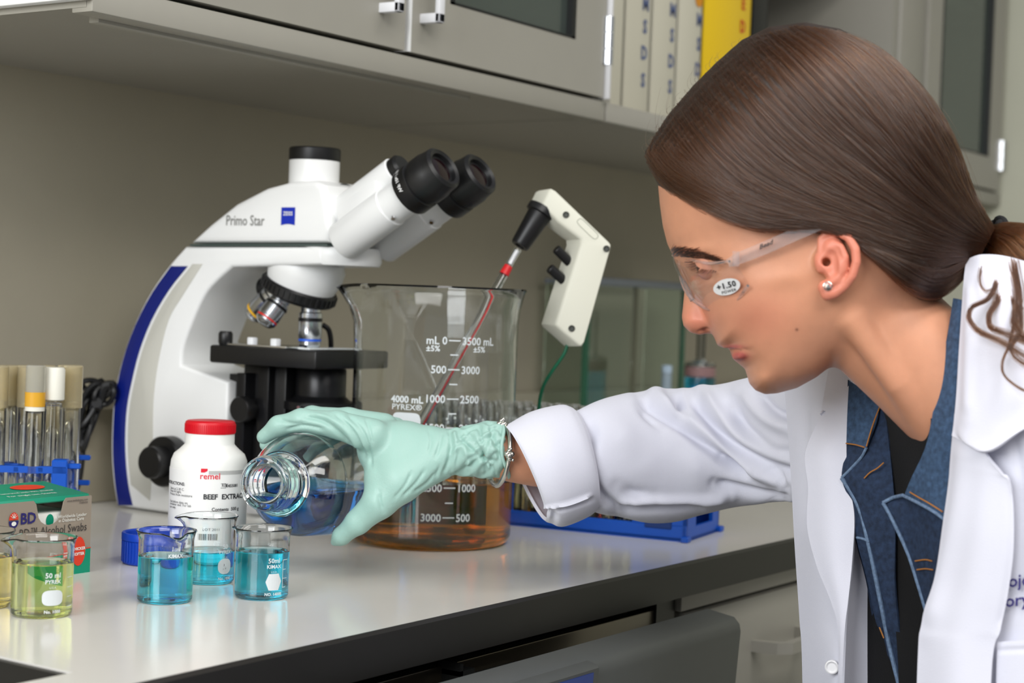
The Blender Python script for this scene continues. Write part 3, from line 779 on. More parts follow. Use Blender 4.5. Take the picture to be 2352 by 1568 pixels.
beaker('glass_beaker', bB, .0212, .0552, .0012, 172, .0255, m_blue_l, 'least filled blue beaker, standing in front of the white bottle', grpb, prints=[(pyrex50('50', 'PYREX', 'No. 1000', 'round', False), 38, 0, m_print), (Print().text('5', 0, .0125, .008, 'CENTER', .0001), 38, 0, mat('pencil_grey', (90, 90, 96)))])
beaker('glass_beaker', bC, .0212, .0552, .0012, 205, .0362, m_blue_l, 'blue beaker under the tilted bottle, printed with a hexagon', grpb, prints=[(pyrex50('50ml', 'KIMAX', 'NO. 14000', 'hex', False), 26, 0, m_print), (Print().rect(0, .010, .0005, .032, 1).rect(0, .0315, .006, .032, 2).rect(0, .024, .004, .0245, 2).rect(0, .017, .006, .0175, 2).rect(0, .010, .004, .0105, 2), 48, 0, m_print)])
beaker('glass_beaker', bY, .0220, .0568, .0012, 160, .0380, m_yel_l, 'small beaker of yellow-green liquid in front of the swab box', grpb, prints=[(pyrex50('50 ml', 'PYREX', 'No. 1000', 'oval'), 20, 0, m_print)])
beaker('glass_beaker', bO, .0212, .0565, .0012, 200, .0365, m_pale_l, 'beaker of golden liquid cut off by the picture edge', grpb)
# 4 litre beaker
cBig = G(985, 1241)
RB = .0815
scale = Print()
ZL = {}
for py, (l_, r_) in {782: ('mL 0', '3500 mL'), 849: ('500', '3000'), 917: ('1000', '2500'), 984: ('1500', '2000'), 1055: ('2000', '1500'), 1123: ('2500', '1000'), 1192: ('3000', '500')}.items():
    z = P(1028, py, 1.610)[2] - ZB
    scale.rect(-.0058, z - .0006, .0058, z + .0006, 3)
    scale.text(l_, -.0072, z - .0038, .0105, 'RIGHT', .0002, .95); scale.text(r_, .0072, z - .0038, .0105, 'LEFT', .0002, .95)
    if py == 782:
        scale.text('±5%', -.014, z - .0105, .0076, 'RIGHT', .0002); scale.text('±5%', .019, z - .0105, .0076, 'LEFT', .0002)
for py in (815, 883, 951, 1020, 1089, 1158):
    z = P(1028, py, 1.610)[2] - ZB
    scale.rect(-.0040, z - .0006, .0040, z + .0006, 2)
badge = Print()
zb4 = P(922, 918, 1.61)[2] - ZB
badge.text('4000 mL', 0, zb4 - .003, .0092, 'CENTER', .0003); badge.text('PYREX®', 0, zb4 - .0098, .0076, 'CENTER', .0001, 1.1)
badge.oval(0, zb4 - .031, .0145, .0185, p=6)
big = beaker('large_beaker', cBig, RB, .2535, .0028, 180, P(1028, 1120, 1.61)[2] - ZB, m_amb_l, 'large graduated 4000 mL beaker half full of amber liquid', None, n=96, bead=.0022, sp=.15,
             prints=[(scale, math.degrees(math.asin(43 / 197.)), 0, m_print), (badge, -math.degrees(math.asin(63 / 197.)), 0, m_print)])
# serological pipette standing in the large beaker
pip = empty('serological_pipette', P(975, 1170, 1.66)); tag(pip, 'clear glass pipette with a red stripe standing in the large beaker', 'pipette')
pt, pb = P(1190, 572, 1.715), P(888, 1115, 1.665)
pb = pt + (pb - pt) * 1.0
ax = unit(pt - pb); Lp = np.linalg.norm(pt - pb)
adopt(pip, lathe('barrel', [(.0012, 0), (.0022, .0), (.0040, .035), (.0048, .05), (.0048, Lp - .03), (.0040, Lp - .02), (.0040, Lp), (.0026, Lp), (.0026, Lp - .02), (.0034, Lp - .03), (.0034, .05), (.0012, .001)], pb, m_glass, n=20, axis=ax, closed=True))
stp = MB(); fr = frame_to(ax, -FWD)
for a_ in (-.2, .35):
    V = []; Fc = []
    for k in range(2):
        z = (.06, Lp - .055)[k]
        for t in np.linspace(a_ - .0, a_ + .42, 4): V.append(fr @ np.array([.0049 * math.cos(t), .0049 * math.sin(t), z]) + pb)
    for j in range(3): Fc.append((j, j + 1, j + 5, j + 4))
    if a_ > 0: stp.add(V, Fc)
adopt(pip, stp.build('red_stripe', mat('stripe_red', (196, 30, 34), rough=.4)))
adopt(pip, lathe('colour_band', [(.0049, Lp - .030), (.0051, Lp - .030), (.0044, Lp - .020), (.0041, Lp - .020)], pb, mat('stripe_red', (196, 30, 34)), n=20, axis=ax, closed=True))
adopt(pip, lathe('cotton_plug', [(0, Lp - .018), (.0025, Lp - .018), (.0025, Lp - .002), (0, Lp - .002)], pb, mat('cotton_white', (235, 233, 236), rough=.9), n=14, axis=ax))
# pipette controller
pc_r = empty('pipette_controller', P(1300, 640, 1.72)); tag(pc_r, 'cream pistol-grip pipette controller with black nozzle and two buttons', 'pipette controller')
m_cream = mat('controller_cream', (212, 211, 196), rough=.48)
fpoly = [(1246, 471), (1263, 436), (1269, 433), (1278, 438), (1400, 555), (1405, 562), (1404, 572), (1344, 786), (1338, 795), (1330, 795), (1279, 750), (1276, 744), (1335, 560), (1334, 549), (1325, 543), (1282, 510)]
ext = -.0150 * RIGHT + .0265 * FWD
o3 = P(1300, 640, 1.715)
s_ = 1.715 / F
pl2 = [((a - 1300) * s_, (640 - b) * s_) for a, b in fpoly]
adopt(pc_r, prism('handle', pl2, (o3, np.stack([RIGHT, UP, ext], 1)), 0.0, 1.0, m_cream, bev=.0030, seg=3))
nz0, nz1 = P(1243, 486, 1.729), P(1193, 565, 1.722)
na = unit(nz1 - nz0); nl = np.linalg.norm(nz1 - nz0)
adopt(pc_r, lathe('nozzle', [(0, -.004), (.0150, -.004), (.0155, -.002), (.0155, .003), (.0125, .004), (.0098, nl - .002), (.0088, nl), (.0055, nl), (.0055, nl - .006), (0, nl - .006)], nz0, m_blk, n=30, axis=na))
for (a, b, c, d) in ((1302, 596, 1277, 571), (1288, 638, 1262, 615)):
    b0_, b1_ = P(a, b, 1.727), P(c, d, 1.722); l_ = np.linalg.norm(b1_ - b0_)
    adopt(pc_r, lathe('button', [(0, -.004), (.0050, -.004), (.0050, l_ - .001), (.0042, l_), (0, l_)], b0_, m_blk, n=20, axis=unit(b1_ - b0_)))
for (a, b) in ((1300, 493), (1393, 571), (1313, 754)):
    adopt(pc_r, lathe('screw', [(0, .0003), (.0022, .0004), (.0030, .0012), (.0034, .0004), (.0034, -.001), (0, -.001)], P(a, b, 1.7145), mat('screw_dark', (84, 86, 82), rough=.35, metal=.7), n=14, axis=-FWD))
rim = []
for k in range(40):
    t = 2 * math.pi * k / 40; c_, s2 = math.cos(t), math.sin(t)
    u = 30 * math.copysign(abs(c_) ** .35, c_); v = 7.5 * math.copysign(abs(s2) ** .6, s2)
    rim.append(P(1350 + u * .72 - v * .70, 525 + u * .70 + v * .72, 1.7148))
rim.append(rim[0])
adopt(pc_r, tube('label_recess', rim, .0004, mat('recess_line', (176, 178, 164)), n=6))
crd = [P(1306, 782, 1.735), P(1296, 812, 1.735), P(1270, 850, 1.74), P(1249, 885, 1.75), P(1239, 925, 1.76), P(1238, 975, 1.77), P(1246, 1050, 1.79), G(1262, 1120) + np.array([0, 0, .02]), G(1290, 1110) + np.array([0, 0, .004]), G(1400, 1090) + np.array([0, 0, .004])]
adopt(pc_r, tube('cord', crd, .0019, mat('cord_green', (0, 92, 62), rough=.4), n=8, smooth_n=60))

# ---- white reagent bottle with red cap
cR = G(473, 1281)
rb_ = empty('reagent_bottle', cR); tag(rb_, 'white plastic beef extract bottle with a red screw cap', 'bottle')
R1 = .0345
def zR(py): return P(473, py, 1.505)[2] - ZB
ztop = zR(970); zcap = zR(999); zneck = zR(1026); zsh = zR(1068)
lathe('body', [(0, .0005), (R1 - .004, .0005), (R1 - .0005, .003), (R1, .006), (R1, zsh - .004), (R1 - .0006, zsh + .002), (R1 - .003, zsh + .008), (R1 - .008, zneck - .004), (R1 - .0115, zneck - .0005), (R1 - .0125, zneck + .001), (R1 - .0125, zcap + .001), (0, zcap + .001)], (0, 0, 0), m_wplast, rb_, n=64)
cp = MB(); v, f = lathe_geo([(0, ztop), (.0205, ztop), (.0220, ztop - .001), (.0225, ztop - .0025), (.0225, zcap), (.0212, zcap), (.0212, ztop - .003), (0, ztop - .003)], 64); cp.add(v, f)
cap = cp.build('cap', m_red, rb_)
rg = MB()
for k in range(72):
    a = 2 * math.pi * k / 72; v, f = box_geo((.0223, -.0004, zcap + .001), (.0229, .0004, ztop - .003))
    c_, s2 = math.cos(a), math.sin(a); rg.add(np.array(v) @ np.array([[c_, -s2, 0], [s2, c_, 0], [0, 0, 1]]).T, f)
tag(rg.build('cap_ribs', m_red, cap), kind='stuff')
lathe('label_wrap', [(R1 + .0002, .006), (R1 + .0004, .0062), (R1 + .0004, zsh - .0045), (R1 + .0002, zsh - .0043)], (0, 0, 0), mat('label_white', (232, 232, 230), rough=.5), rb_, n=64)
caR = cam_angle(cR); kk = 1.505 / F
def uR(px): return R1 * math.asin(max(-.99, min(.99, (px - 473) * kk / R1)))
oc = lambda u, v: on_cyl(R1 + .0006, caR)(u, v)
def bot_print(name, m, fn): p = Print(); fn(p); p.build(name, m, rb_, oc)
m_ink = mat('ink_black', (38, 38, 42), rough=.6)
def f_red(p):
    u0, u1, z_0, z_1 = uR(455), uR(470), zR(1083), zR(1074)
    p.poly([(u0, z_0), (u0 + (u1 - u0) * .55, z_0), (u1 - .0004, z_0 + .0012), (u1, z_0 + .0022), (u1, z_1), (u0, z_1)])
    p.text('remel', uR(453), zR(1098), .0078, bold=.0001)
bot_print('brand_print', mat('ink_red_brand', (214, 12, 44)), f_red)
def f_grey(p): p.rect(uR(473), zR(1087) - .0002, uR(553), zR(1079), 12)
bot_print('grey_bar', mat('ink_light_grey', (182, 182, 180)), f_grey)
def f_blk(p):
    p.text('BEEF  EXTRACT', uR(462), zR(1144), .0062, bold=.00022, sx=1.02)
    p.text('REF', uR(503), zR(1116), .0040); p.text('R455081', uR(512), zR(1117), .0038, bold=.0001)
    for (a, b, c, d) in ((501, 1108, 513, 1108.8), (501, 1118, 513, 1118.8)): p.rect(uR(a), zR(d), uR(c), zR(b), 3)
    p.text('Contents  500 g', uR(482), zR(1171), .0042, bold=.0001)
    p.text('INSTRUCTIONS:', uR(420) , zR(1116), .0040, 'RIGHT', .0001)
    for k, y in enumerate((1128, 1134, 1141, 1158, 1164, 1171)):
        p.text(['Store at 2-30 C.', 'Keep lid tight.', 'Protect from moisture', 'Use before date on', 'container end. For lab', 'use only.'][k], uR(388), zR(y), .0032)
    p.bars(uR(448), zR(1238), uR(500) - uR(448), zR(1222) - zR(1238), 26)
    p.text('LOT 2011', uR(460), zR(1213), .0044)
bot_print('black_print', m_ink, f_blk)
# ---- small white bottle behind the front beakers
cw = G(593, 1246); wb = empty('small_bottle', cw); tag(wb, 'small plain white plastic bottle tucked behind the blue beaker', 'bottle')
lathe('body', [(0, .0004), (.0135, .0004), (.0155, .002), (.0160, .004), (.0160, .0225), (.0152, .0250), (.0125, .0275), (.0118, .029), (.0118, .0300), (0, .0300)], (0, 0, 0), m_wplast, wb, n=40)
lathe('cap', [(0, .0300), (.0172, .0300), (.0174, .0315), (.0174, .0395), (.0150, .0435), (0, .0445)], (0, 0, 0), mat('white_cap', (240, 240, 242), rough=.35), wb, n=40)
# ---- blue screw cap lying on the bench
cc = G(347, 1292); cap = empty('screw_cap', cc); tag(cap, 'ribbed blue screw cap lying open side up on the bench', 'cap')
lathe('shell', [(0, 0), (.0235, 0), (.0250, .001), (.0252, .003), (.0252, .0205), (.0262, .0212), (.0262, .0265), (.0255, .0275), (.0240, .0275), (.0230, .0262), (.0228, .003), (0, .003)], (0, 0, 0), m_bluecap, cap, n=60)
rg = MB()
for k in range(44):
    a = 2 * math.pi * k / 44; v, f = box_geo((.0249, -.0010, .002), (.0260, .0010, .0205), .0004, 1)
    c_, s2 = math.cos(a), math.sin(a); rg.add(np.array(v) @ np.array([[c_, -s2, 0], [s2, c_, 0], [0, 0, 1]]).T, f)
tag(rg.build('ribs', m_bluecap, cap), kind='stuff')

# ---- swab box
bx0, bx1 = .893, .990; by0, by1 = .333, .392
hB = P(200, 1136, 1.437)[2] - ZB
sb = empty('swab_box', ((bx0 + bx1) / 2, (by0 + by1) / 2, ZB)); tag(sb, 'taupe and green cardboard alcohol swab box with thumb notch', 'box')
m_tau = mat('card_taupe', (150, 138, 124), rough=.5); m_grn = mat('card_green', (0, 140, 108), rough=.45); m_cardw = mat('card_white', (232, 232, 226), rough=.6)
wB = bx1 - bx0
def fBox(px): return (onY(px, 1230, by0)[0] - bx0)
n0, n1 = fBox(84), fBox(141)
zn = P(112, 1204, 1.40)[2] - ZB
notch = [(0, 0), (wB, 0), (wB, hB), (n1 + .004, hB), (n1 + .0012, hB - .003), (n1, hB - .008)]
for k in range(9):
    t = math.pi * k / 8
    notch.append(((n0 + n1) / 2 + (n1 - n0) / 2 * math.cos(t) * .96, zn + .011 - .011 * math.sin(t)))
notch += [(n0, hB - .008), (n0 - .0012, hB - .003), (n0 - .004, hB), (0, hB)]
adopt(sb, prism('front_panel', notch, ((bx0, by0, ZB), FR_XZ), -.0006, .0, m_tau))
mb = MB(); mb.add(*box_geo((bx0, by1 - .0008, ZB), (bx1, by1, ZB + hB))).add(*box_geo((bx0, by0 + .0006, ZB), (bx0 + .0008, by1 - .0008, ZB + hB))).add(*box_geo((bx1 - .0008, by0 + .0006, ZB), (bx1, by1 - .0008, ZB + hB))).add(*box_geo((bx0 + .001, by0 + .001, ZB + .0002), (bx1 - .001, by1 - .001, ZB + .001)))
adopt(sb, mb.build('carton', m_tau))
adopt(sb, prism('lid_flap', [(by0 + .0015, hB - .003), (by0 + .004, hB + .0005), (by1, hB + .006), (by1, hB + .007), (by0 + .003, hB + .0015), (by0 + .0006, hB - .002)], ((0, 0, ZB), FR_YZ), bx0 + .001, bx1 - .001, m_grn, bev=.0002))
adopt(sb, box('swab_stack', (bx0 + .012, by0 + .004, ZB + .002), (bx1 - .012, by1 - .006, ZB + hB - .012), m_cardw, bev=.001))
fb = lambda u, v: (bx0 + u, by0 - .0005, ZB + v)
def zB(px, py): return onY(px, py, by0)[2] - ZB
p = Print(); p.poly([(0, 0), (wB, 0), (wB, .0205), (0, .0155)]); adopt(sb, p.build('green_band', m_grn, None, fb))
fb2 = lambda u, v: (bx0 + u, by0 - .0008, ZB + v)
p = Print()
V = [(0, .0155), (wB * .5, .0185), (wB, .0205), (wB, .0213), (wB * .5, .0193), (0, .0163)]; p.poly(V)
adopt(sb, p.build('red_line', mat('print_orange_red', (214, 60, 34)), None, fb2))
p = Print(); p.oval(fBox(180), zB(180, 1265), .0072, .0122); adopt(sb, p.build('roundel', mat('print_orange_red', (214, 60, 34)), None, lambda u, v: (bx0 + u, by0 - .0010, ZB + v)))
p = Print(); p.text('THICKER', fBox(180), zB(180, 1262), .0034, 'CENTER', .0001); p.text('SOFTER', fBox(180), zB(180, 1274), .0034, 'CENTER', .0001)
adopt(sb, p.build('roundel_lettering', m_cardw, None, lambda u, v: (bx0 + u, by0 - .0013, ZB + v)))
p = Print(); p.text('BD', fBox(44), zB(58, 1202), .0125, bold=.0003); adopt(sb, p.build('brand_lettering', mat('ink_indigo', (44, 38, 104)), None, fb2))
p = Print(); p.text('BD™ Alcohol Swabs', fBox(42), zB(100, 1228), .0098, sx=.86); adopt(sb, p.build('title_lettering', mat('ink_charcoal', (62, 56, 54)), None, fb2))
p = Print(); p.text('A Worldwide Leader', fBox(196), zB(172, 1186), .0040, 'RIGHT'); p.text('in Diabetes Care', fBox(190), zB(172, 1195), .0040, 'RIGHT')
adopt(sb, p.build('slogan_lettering', m_cardw, None, fb2))
p = Print(); p.text('www.bddiabetes.com', fBox(198), zB(180, 1150), .0026, 'RIGHT'); p.text('Diabetes', fBox(198), zB(180, 1156), .0026, 'RIGHT'); adopt(sb, p.build('small_lettering', mat('ink_charcoal', (62, 56, 54)), None, fb2))
lcx, lcz = fBox(29), zB(29, 1194)
p = Print(); n_ = 14
p.poly([(lcx + .0048 * math.cos(math.pi * k / n_), lcz + .0062 * math.sin(math.pi * k / n_)) for k in range(n_ + 1)]); adopt(sb, p.build('sun_emblem', mat('print_orange_red', (214, 60, 34)), None, fb2))
p = Print(); p.poly([(lcx + .0050 * math.cos(-math.pi * k / n_), lcz - .0008 + .0060 * math.sin(-math.pi * k / n_)) for k in range(n_ + 1)]); adopt(sb, p.build('emblem_bowl', mat('ink_indigo', (44, 38, 104)), None, fb2))
p = Print()
for k in range(7):
    a = math.pi * (k + .5) / 7; p.poly([(lcx - .0003, lcz + .001), (lcx + .0003, lcz + .001), (lcx + .0042 * math.cos(a) + .0002, lcz + .0055 * math.sin(a)), (lcx + .0042 * math.cos(a) - .0003, lcz + .0055 * math.sin(a))])
p.oval(lcx, lcz - .003, .0024, .0018)
adopt(sb, p.build('emblem_rays', m_cardw, None, lambda u, v: (bx0 + u, by0 - .0011, ZB + v)))
p = Print(); p.rect(fBox(20), zB(20, 1334), fBox(34), zB(25, 1288), 1); adopt(sb, p.build('count_panel', m_cardw, None, fb2))
p = Print(); p.text('OE', fBox(20), zB(25, 1297), .0036); p.text('ALC', fBox(21), zB(25, 1308), .003); p.text('SWA', fBox(21), zB(25, 1315), .003); adopt(sb, p.build('count_lettering', mat('ink_green', (0, 110, 84)), None, lambda u, v: (bx0 + u, by0 - .0011, ZB + v)))
slope = .0055 / (by1 - by0 - .003)
lidf = lambda u, v: (bx0 + u, by0 + .004 + v, ZB + hB + .0022 + v * slope)
p = Print(); p.text('For single use. Sterile', .020, .008, .0058); p.text('Saturated with 70% alcohol', .020, .018, .0050); adopt(sb, p.build('lid_lettering', m_cardw, None, lidf))
p = Print(); p.oval(.062, .036, .017, .009); adopt(sb, p.build('lid_roundel', mat('print_orange_red', (214, 60, 34)), None, lidf))
p = Print(); p.oval(fBox(120), zB(118, 1196), .0040, .0052); adopt(sb, p.build('swab_emblem', m_grn, None, lambda u, v: (bx0 + u, by0 + .0035, ZB + v)))

# ---- test tubes and racks
def box_in(mb, o, R_, lo, hi, bev=0.0):
    v, f = box_geo(lo, hi, bev, 1); return mb.add(np.array(v) @ R_.T + np.array(o), f)
def tube_mesh(R_, H, wall):
    ri = R_ - wall
    pr_ = [(0, 0)] + [(R_ * math.sin(t), R_ - R_ * math.cos(t)) for t in np.linspace(.3, math.pi / 2, 6)] + [(R_, H - .001), (R_ + .0006, H - .0004), (R_, H), (ri, H)]
    pr_ += [(ri, R_)] + [(ri * math.sin(t), R_ - ri * math.cos(t)) for t in np.linspace(math.pi / 2 - .2, .3, 5)] + [(0, wall)]
    return pr_
def liq_prof(R_, H, wall):
    ri = R_ - wall * .6
    return [(0, wall * .6)] + [(ri * math.sin(t), R_ - ri * math.cos(t)) for t in np.linspace(.3, math.pi / 2, 5)] + [(ri, H), (ri * .8, H - .0006), (0, H - .0008)]
# left rack (behind the swab box)
c8, s8 = math.cos(math.radians(8)), math.sin(math.radians(8))
lx = unit(np.array([RIGHT[0], RIGHT[1], 0])) * c8 + unit(np.array([FWD[0], FWD[1], 0])) * s8      # towards the rack's right-hand end
ly = np.cross([0, 0, 1], lx); RL = np.stack([lx, ly, [0, 0, 1]], 1)
fr_c = P(183, 1050, 1.625); fr_c = np.array([fr_c[0], fr_c[1], ZB])       # far right corner
Wd, Ln = .098, .26
oL = fr_c - ly * Wd - lx * Ln
lr = empty('tube_rack', oL + lx * Ln / 2 + ly * Wd / 2); tag(lr, 'blue plastic rack holding empty capped tubes beside the microscope', 'rack')
for z_ in (.030, .072):
    mb = MB()
    for y_ in (0, Wd - .006): box_in(mb, oL, RL, (0, y_, z_), (Ln, y_ + .006, z_ + .006))
    for k in range(13): box_in(mb, oL, RL, (k * Ln / 12.2, 0, z_ + .001), (k * Ln / 12.2 + .004, Wd, z_ + .005))
    for y_ in (Wd / 3, 2 * Wd / 3): box_in(mb, oL, RL, (0, y_ - .002, z_ + .001), (Ln, y_ + .002, z_ + .005))
    adopt(lr, mb.build('tube_grid', m_rack))
for x_ in (Ln - .014, 0.0):
    mb = MB(); box_in(mb, oL, RL, (x_, 0, 0), (x_ + .014, .016, .084), .001); box_in(mb, oL, RL, (x_, Wd - .016, 0), (x_ + .014, Wd, .084), .001)
    box_in(mb, oL, RL, (x_ + .003, .012, .0), (x_ + .011, Wd - .012, .012), .001); box_in(mb, oL, RL, (x_ + .003, .012, .060), (x_ + .011, Wd - .012, .072), .001)
    adopt(lr, mb.build('end_frame', m_rack))
for y_ in (.004, Wd - .012):
    for z_ in (.0, .052, .076):
        mb = MB(); box_in(mb, oL, RL, (Ln - .002, y_, z_), (Ln + .011, y_ + .008, z_ + .0045), .0008); adopt(lr, mb.build('lug', m_rack))
for x_ in (Ln * .62, Ln * .28):
    mb = MB(); box_in(mb, oL, RL, (x_, -.002, .062), (x_ + .014, .004, .088), .001); box_in(mb, oL, RL, (x_, Wd - .004, .062), (x_ + .014, Wd + .002, .088), .001); adopt(lr, mb.build('clip_post', m_rack))
m_tan = mat('cap_tan', (232, 222, 190), rough=.25, trans=.75, ior=1.25)
m_whcap = mat('cap_white', (226, 224, 212), rough=.45)
m_ambcap = mat('cap_amber', (214, 160, 44), rough=.4)
m_clr = mat('cap_clear', (228, 226, 214), rough=.12, trans=.7, ior=1.35)
tm = None
tubeL = [(18, 1.575, 'tan'), (60, 1.56, 'tan'), (78, 1.53, 'amber'), (120, 1.545, 'white'), (163, 1.575, 'tan'), (150, 1.612, 'tan'), (100, 1.600, 'tan'), (40, 1.590, 'tan'), (-8, 1.54, 'tan')]
lbls = {'amber': 'empty tube with an amber-ringed clear cap in the blue rack', 'white': 'empty tube with an opaque white cap in the blue rack', 'tan': 'empty glass tube with translucent tan cap in the blue rack'}
glass_t = None
for px, d, kd in tubeL:
    q = P(px, 1000, d)
    t = empty('culture_tube', (q[0], q[1], ZB + .0065)); tag(t, lbls[kd], 'test tube', 'capped tubes in the left rack')
    if glass_t is None:
        g_ = lathe('glass', tube_mesh(.0079, .128, .0011), (0, 0, 0), m_glass, t, n=24, ang=60); glass_t = g_.data
    else:
        g_ = bpy.data.objects.new('glass', glass_t); COL.objects.link(g_); g_.parent = t
    zt = P(px, 838, d)[2] - ZB - .0065
    if kd == 'tan':
        lathe('cap', [(0, zt), (.0085, zt), (.0093, zt - .001), (.0093, .122), (.0084, .122), (.0084, zt - .002), (0, zt - .002)], (0, 0, 0), m_tan, t, n=28)
    elif kd == 'white':
        lathe('cap', [(0, zt - .002), (.0085, zt - .002), (.0098, zt - .004), (.0098, .131), (.0085, .130), (.0085, zt - .006), (0, zt - .006)], (0, 0, 0), m_whcap, t, n=28)
    else:
        c0 = lathe('cap', [(0, zt), (.0080, zt), (.0088, zt - .001), (.0088, .138), (.0080, .138), (.0080, zt - .002), (0, zt - .002)], (0, 0, 0), m_clr, t, n=28)
        lathe('amber_ring', [(.0080, .138), (.0090, .138), (.0090, .125), (.0080, .125)], (0, 0, 0), m_ambcap, t, n=28, closed=True)
        lathe('white_ring', [(.0080, .125), (.0086, .125), (.0086, .121), (.0080, .121)], (0, 0, 0), m_whcap, t, n=28, closed=True)
# right rack (behind the outstretched arm)
th = math.radians(9)
ry = np.array([-math.sin(th), math.cos(th), 0]); rx = np.array([math.cos(th), math.sin(th), 0]); RR_ = np.stack([rx, ry, [0, 0, 1]], 1)
oR = np.array([1.556, .066, ZB]); WR, LR = .108, .325
rr_ = empty('tube_rack', oR + rx * WR / 2 + ry * LR / 2); tag(rr_, 'long blue rack full of amber sample tubes behind the outstretched arm', 'rack')
mb = MB(); box_in(mb, oR, RR_, (0, 0, 0), (WR, LR, .004)); adopt(rr_, mb.build('base_tray', m_rack))
for x_ in (0, WR - .004):
    mb = MB()
    box_in(mb, oR, RR_, (x_, 0, 0), (x_ + .004, LR, .0165), .0008); box_in(mb, oR, RR_, (x_, 0, .056), (x_ + .004, LR, .066), .0008)
    box_in(mb, oR, RR_, (x_, 0, .0165), (x_ + .004, .060, .056)); box_in(mb, oR, RR_, (x_, LR - .05, .0165), (x_ + .004, LR, .056))
    for yy in (.13, .20): box_in(mb, oR, RR_, (x_, yy, .0165), (x_ + .004, yy + .008, .056))
    adopt(rr_, mb.build('side_panel', m_rack))
mb = MB(); box_in(mb, oR, RR_, (-.0012, .016, .012), (.002, .046, .026), .001); adopt(rr_, mb.build('hand_recess', mat('rack_blue_shade', (0, 44, 108), rough=.5)))  # raised block, recess shade put into its darker blue
for y_ in (0, LR - .004):
    mb = MB()
    box_in(mb, oR, RR_, (0, y_, .0), (WR, y_ + .004, .014)); box_in(mb, oR, RR_, (0, y_, .014), (.03, y_ + .004, .066)); box_in(mb, oR, RR_, (WR - .022, y_, .014), (WR, y_ + .004, .066)); box_in(mb, oR, RR_, (0, y_, .05), (WR, y_ + .004, .066))
    adopt(rr_, mb.build('end_panel', m_rack))
for (a, b) in ((-.006, -.004), (WR - .004, -.004), (WR - .004, LR - .004)):
    mb = MB(); box_in(mb, oR, RR_, (a, b, 0), (a + .012, b + .008, .006), .001); adopt(rr_, mb.build('foot', m_rack))
mb = MB()
NX, NY = 5, 13
for k in range(NX + 1): box_in(mb, oR, RR_, (k * (WR - .004) / NX + .0006, .003, .0575), (k * (WR - .004) / NX + .0034, LR - .003, .0615))
for k in range(NY + 1): box_in(mb, oR, RR_, (.003, .062 + k * (LR - .07) / NY - .0014, .0575), (WR - .003, .062 + k * (LR - .07) / NY + .0014, .0615))
adopt(rr_, mb.build('tube_grid', m_rack))
mb = MB(); box_in(mb, oR, RR_, (.032, -.0006, .030), (WR - .030, .0004, .052)); adopt(rr_, mb.build('red_label', mat('label_red', (196, 30, 34))))
gm = lm = lm2 = None
m_redl = mat('red_liquid', (255, 255, 255), rough=0, trans=1, ior=1.335, absorb=(236, 60, 20), dens=90)
for j in range(NY):
    for i in range(NX):
        if (i + j * 2) % 7 == 3 and i > 0: continue
        c = oR + RR_ @ np.array([(i + .5) * (WR - .004) / NX + .002, .062 + (j + .5) * (LR - .07) / NY, .0045])
        redd = (i == 0 and j in (0, 3)) or (i == 1 and j == 2)
        t = empty('sample_tube', c)
        tag(t, 'sample tube of red liquid in the long blue rack' if redd else 'slim open glass tube of amber liquid in the long blue rack', 'test tube', 'sample tubes in the right rack')
        if gm is None:
            gm = lathe('glass', tube_mesh(.0062, .125, .0009), (0, 0, 0), m_glass, t, n=18, ang=60).data
            lm = lathe('liquid', liq_prof(.0062, .100, .0009), (0, 0, 0), m_pale_l, t, n=18, ang=60).data
            lm2 = lm.copy(); lm2.materials.clear(); lm2.materials.append(m_redl)
        else:
            for nm_, d_ in (('glass', gm), ('liquid', lm2 if redd else lm)):
                o = bpy.data.objects.new(nm_, d_); COL.objects.link(o); o.parent = t
# ---- glass draft shield standing by the wall, and the flask next to it
gx = [onY(1347, 800, .60)[0], onY(1455, 800, .60)[0], onY(1567, 800, .60)[0]]
zt = onY(1480, 652, .60)[2]
gs = empty('draft_shield', (gx[1], .62, ZB)); tag(gs, 'glass draft shield with a grey top rail standing against the wall', 'draft shield')
m_gpane = mat('float_glass', (228, 240, 232), rough=.0, trans=1.0, ior=1.5)
m_gedge = mat('glass_edge_green', (50, 96, 74), rough=.2)
m_rail = mat('rail_grey', (126, 132, 140), rough=.4, metal=.3)
for k in range(2):
    adopt(gs, box('front_pane', (gx[k] + .004, .600, ZB + .006), (gx[k + 1] - .004, .603, zt - .004), m_gpane))
for k in range(3):
    adopt(gs, box('pane_edge' if k != 1 else 'sliding_door_edge', (gx[k] - .0035, .597, ZB + .004), (gx[k] + .0035, .606 if k != 1 else .603, zt - .004), m_gedge if k != 1 else mat('edge_olive', (92, 92, 74), rough=.4)))
adopt(gs, box('top_rail', (gx[0] - .004, .593, zt - .006), (gx[2] + .004, .611, zt + .006), m_rail, bev=.002))
adopt(gs, box('rear_rail', (gx[0] - .004, .672, zt - .006), (gx[2] + .004, .680, zt + .002), m_rail, bev=.002))
adopt(gs, box('base_sill', (gx[0] - .004, .593, ZB), (gx[2] + .004, .611, ZB + .006), m_rail, bev=.001))
for k in (0, 2):
    adopt(gs, box('side_pane', (gx[k] - .0015, .607, ZB + .004), (gx[k] + .0015, .676, zt - .006), m_gpane))
fq = onY(1608, 850, .50); fl = empty('long_necked_flask', (fq[0], .50, ZB)); tag(fl, 'long-necked clear flask with a pinkish shoulder beside the draft shield', 'flask')
zf1 = onY(1608, 832, .50)[2] - ZB
lathe('glass', [(0, 0), (.0230, 0), (.0245, .002), (.0245, zf1 - .006), (.0225, zf1), (.0075, zf1 + .003), (.0070, zf1 + .006), (.0070, zf1 + .075), (.0082, zf1 + .076), (.0056, zf1 + .076), (.0056, zf1 + .006), (.0200, zf1 - .003), (.0232, zf1 - .007), (.0232, .003), (0, .002)], (0, 0, 0), m_glass, fl, n=36, ang=60)
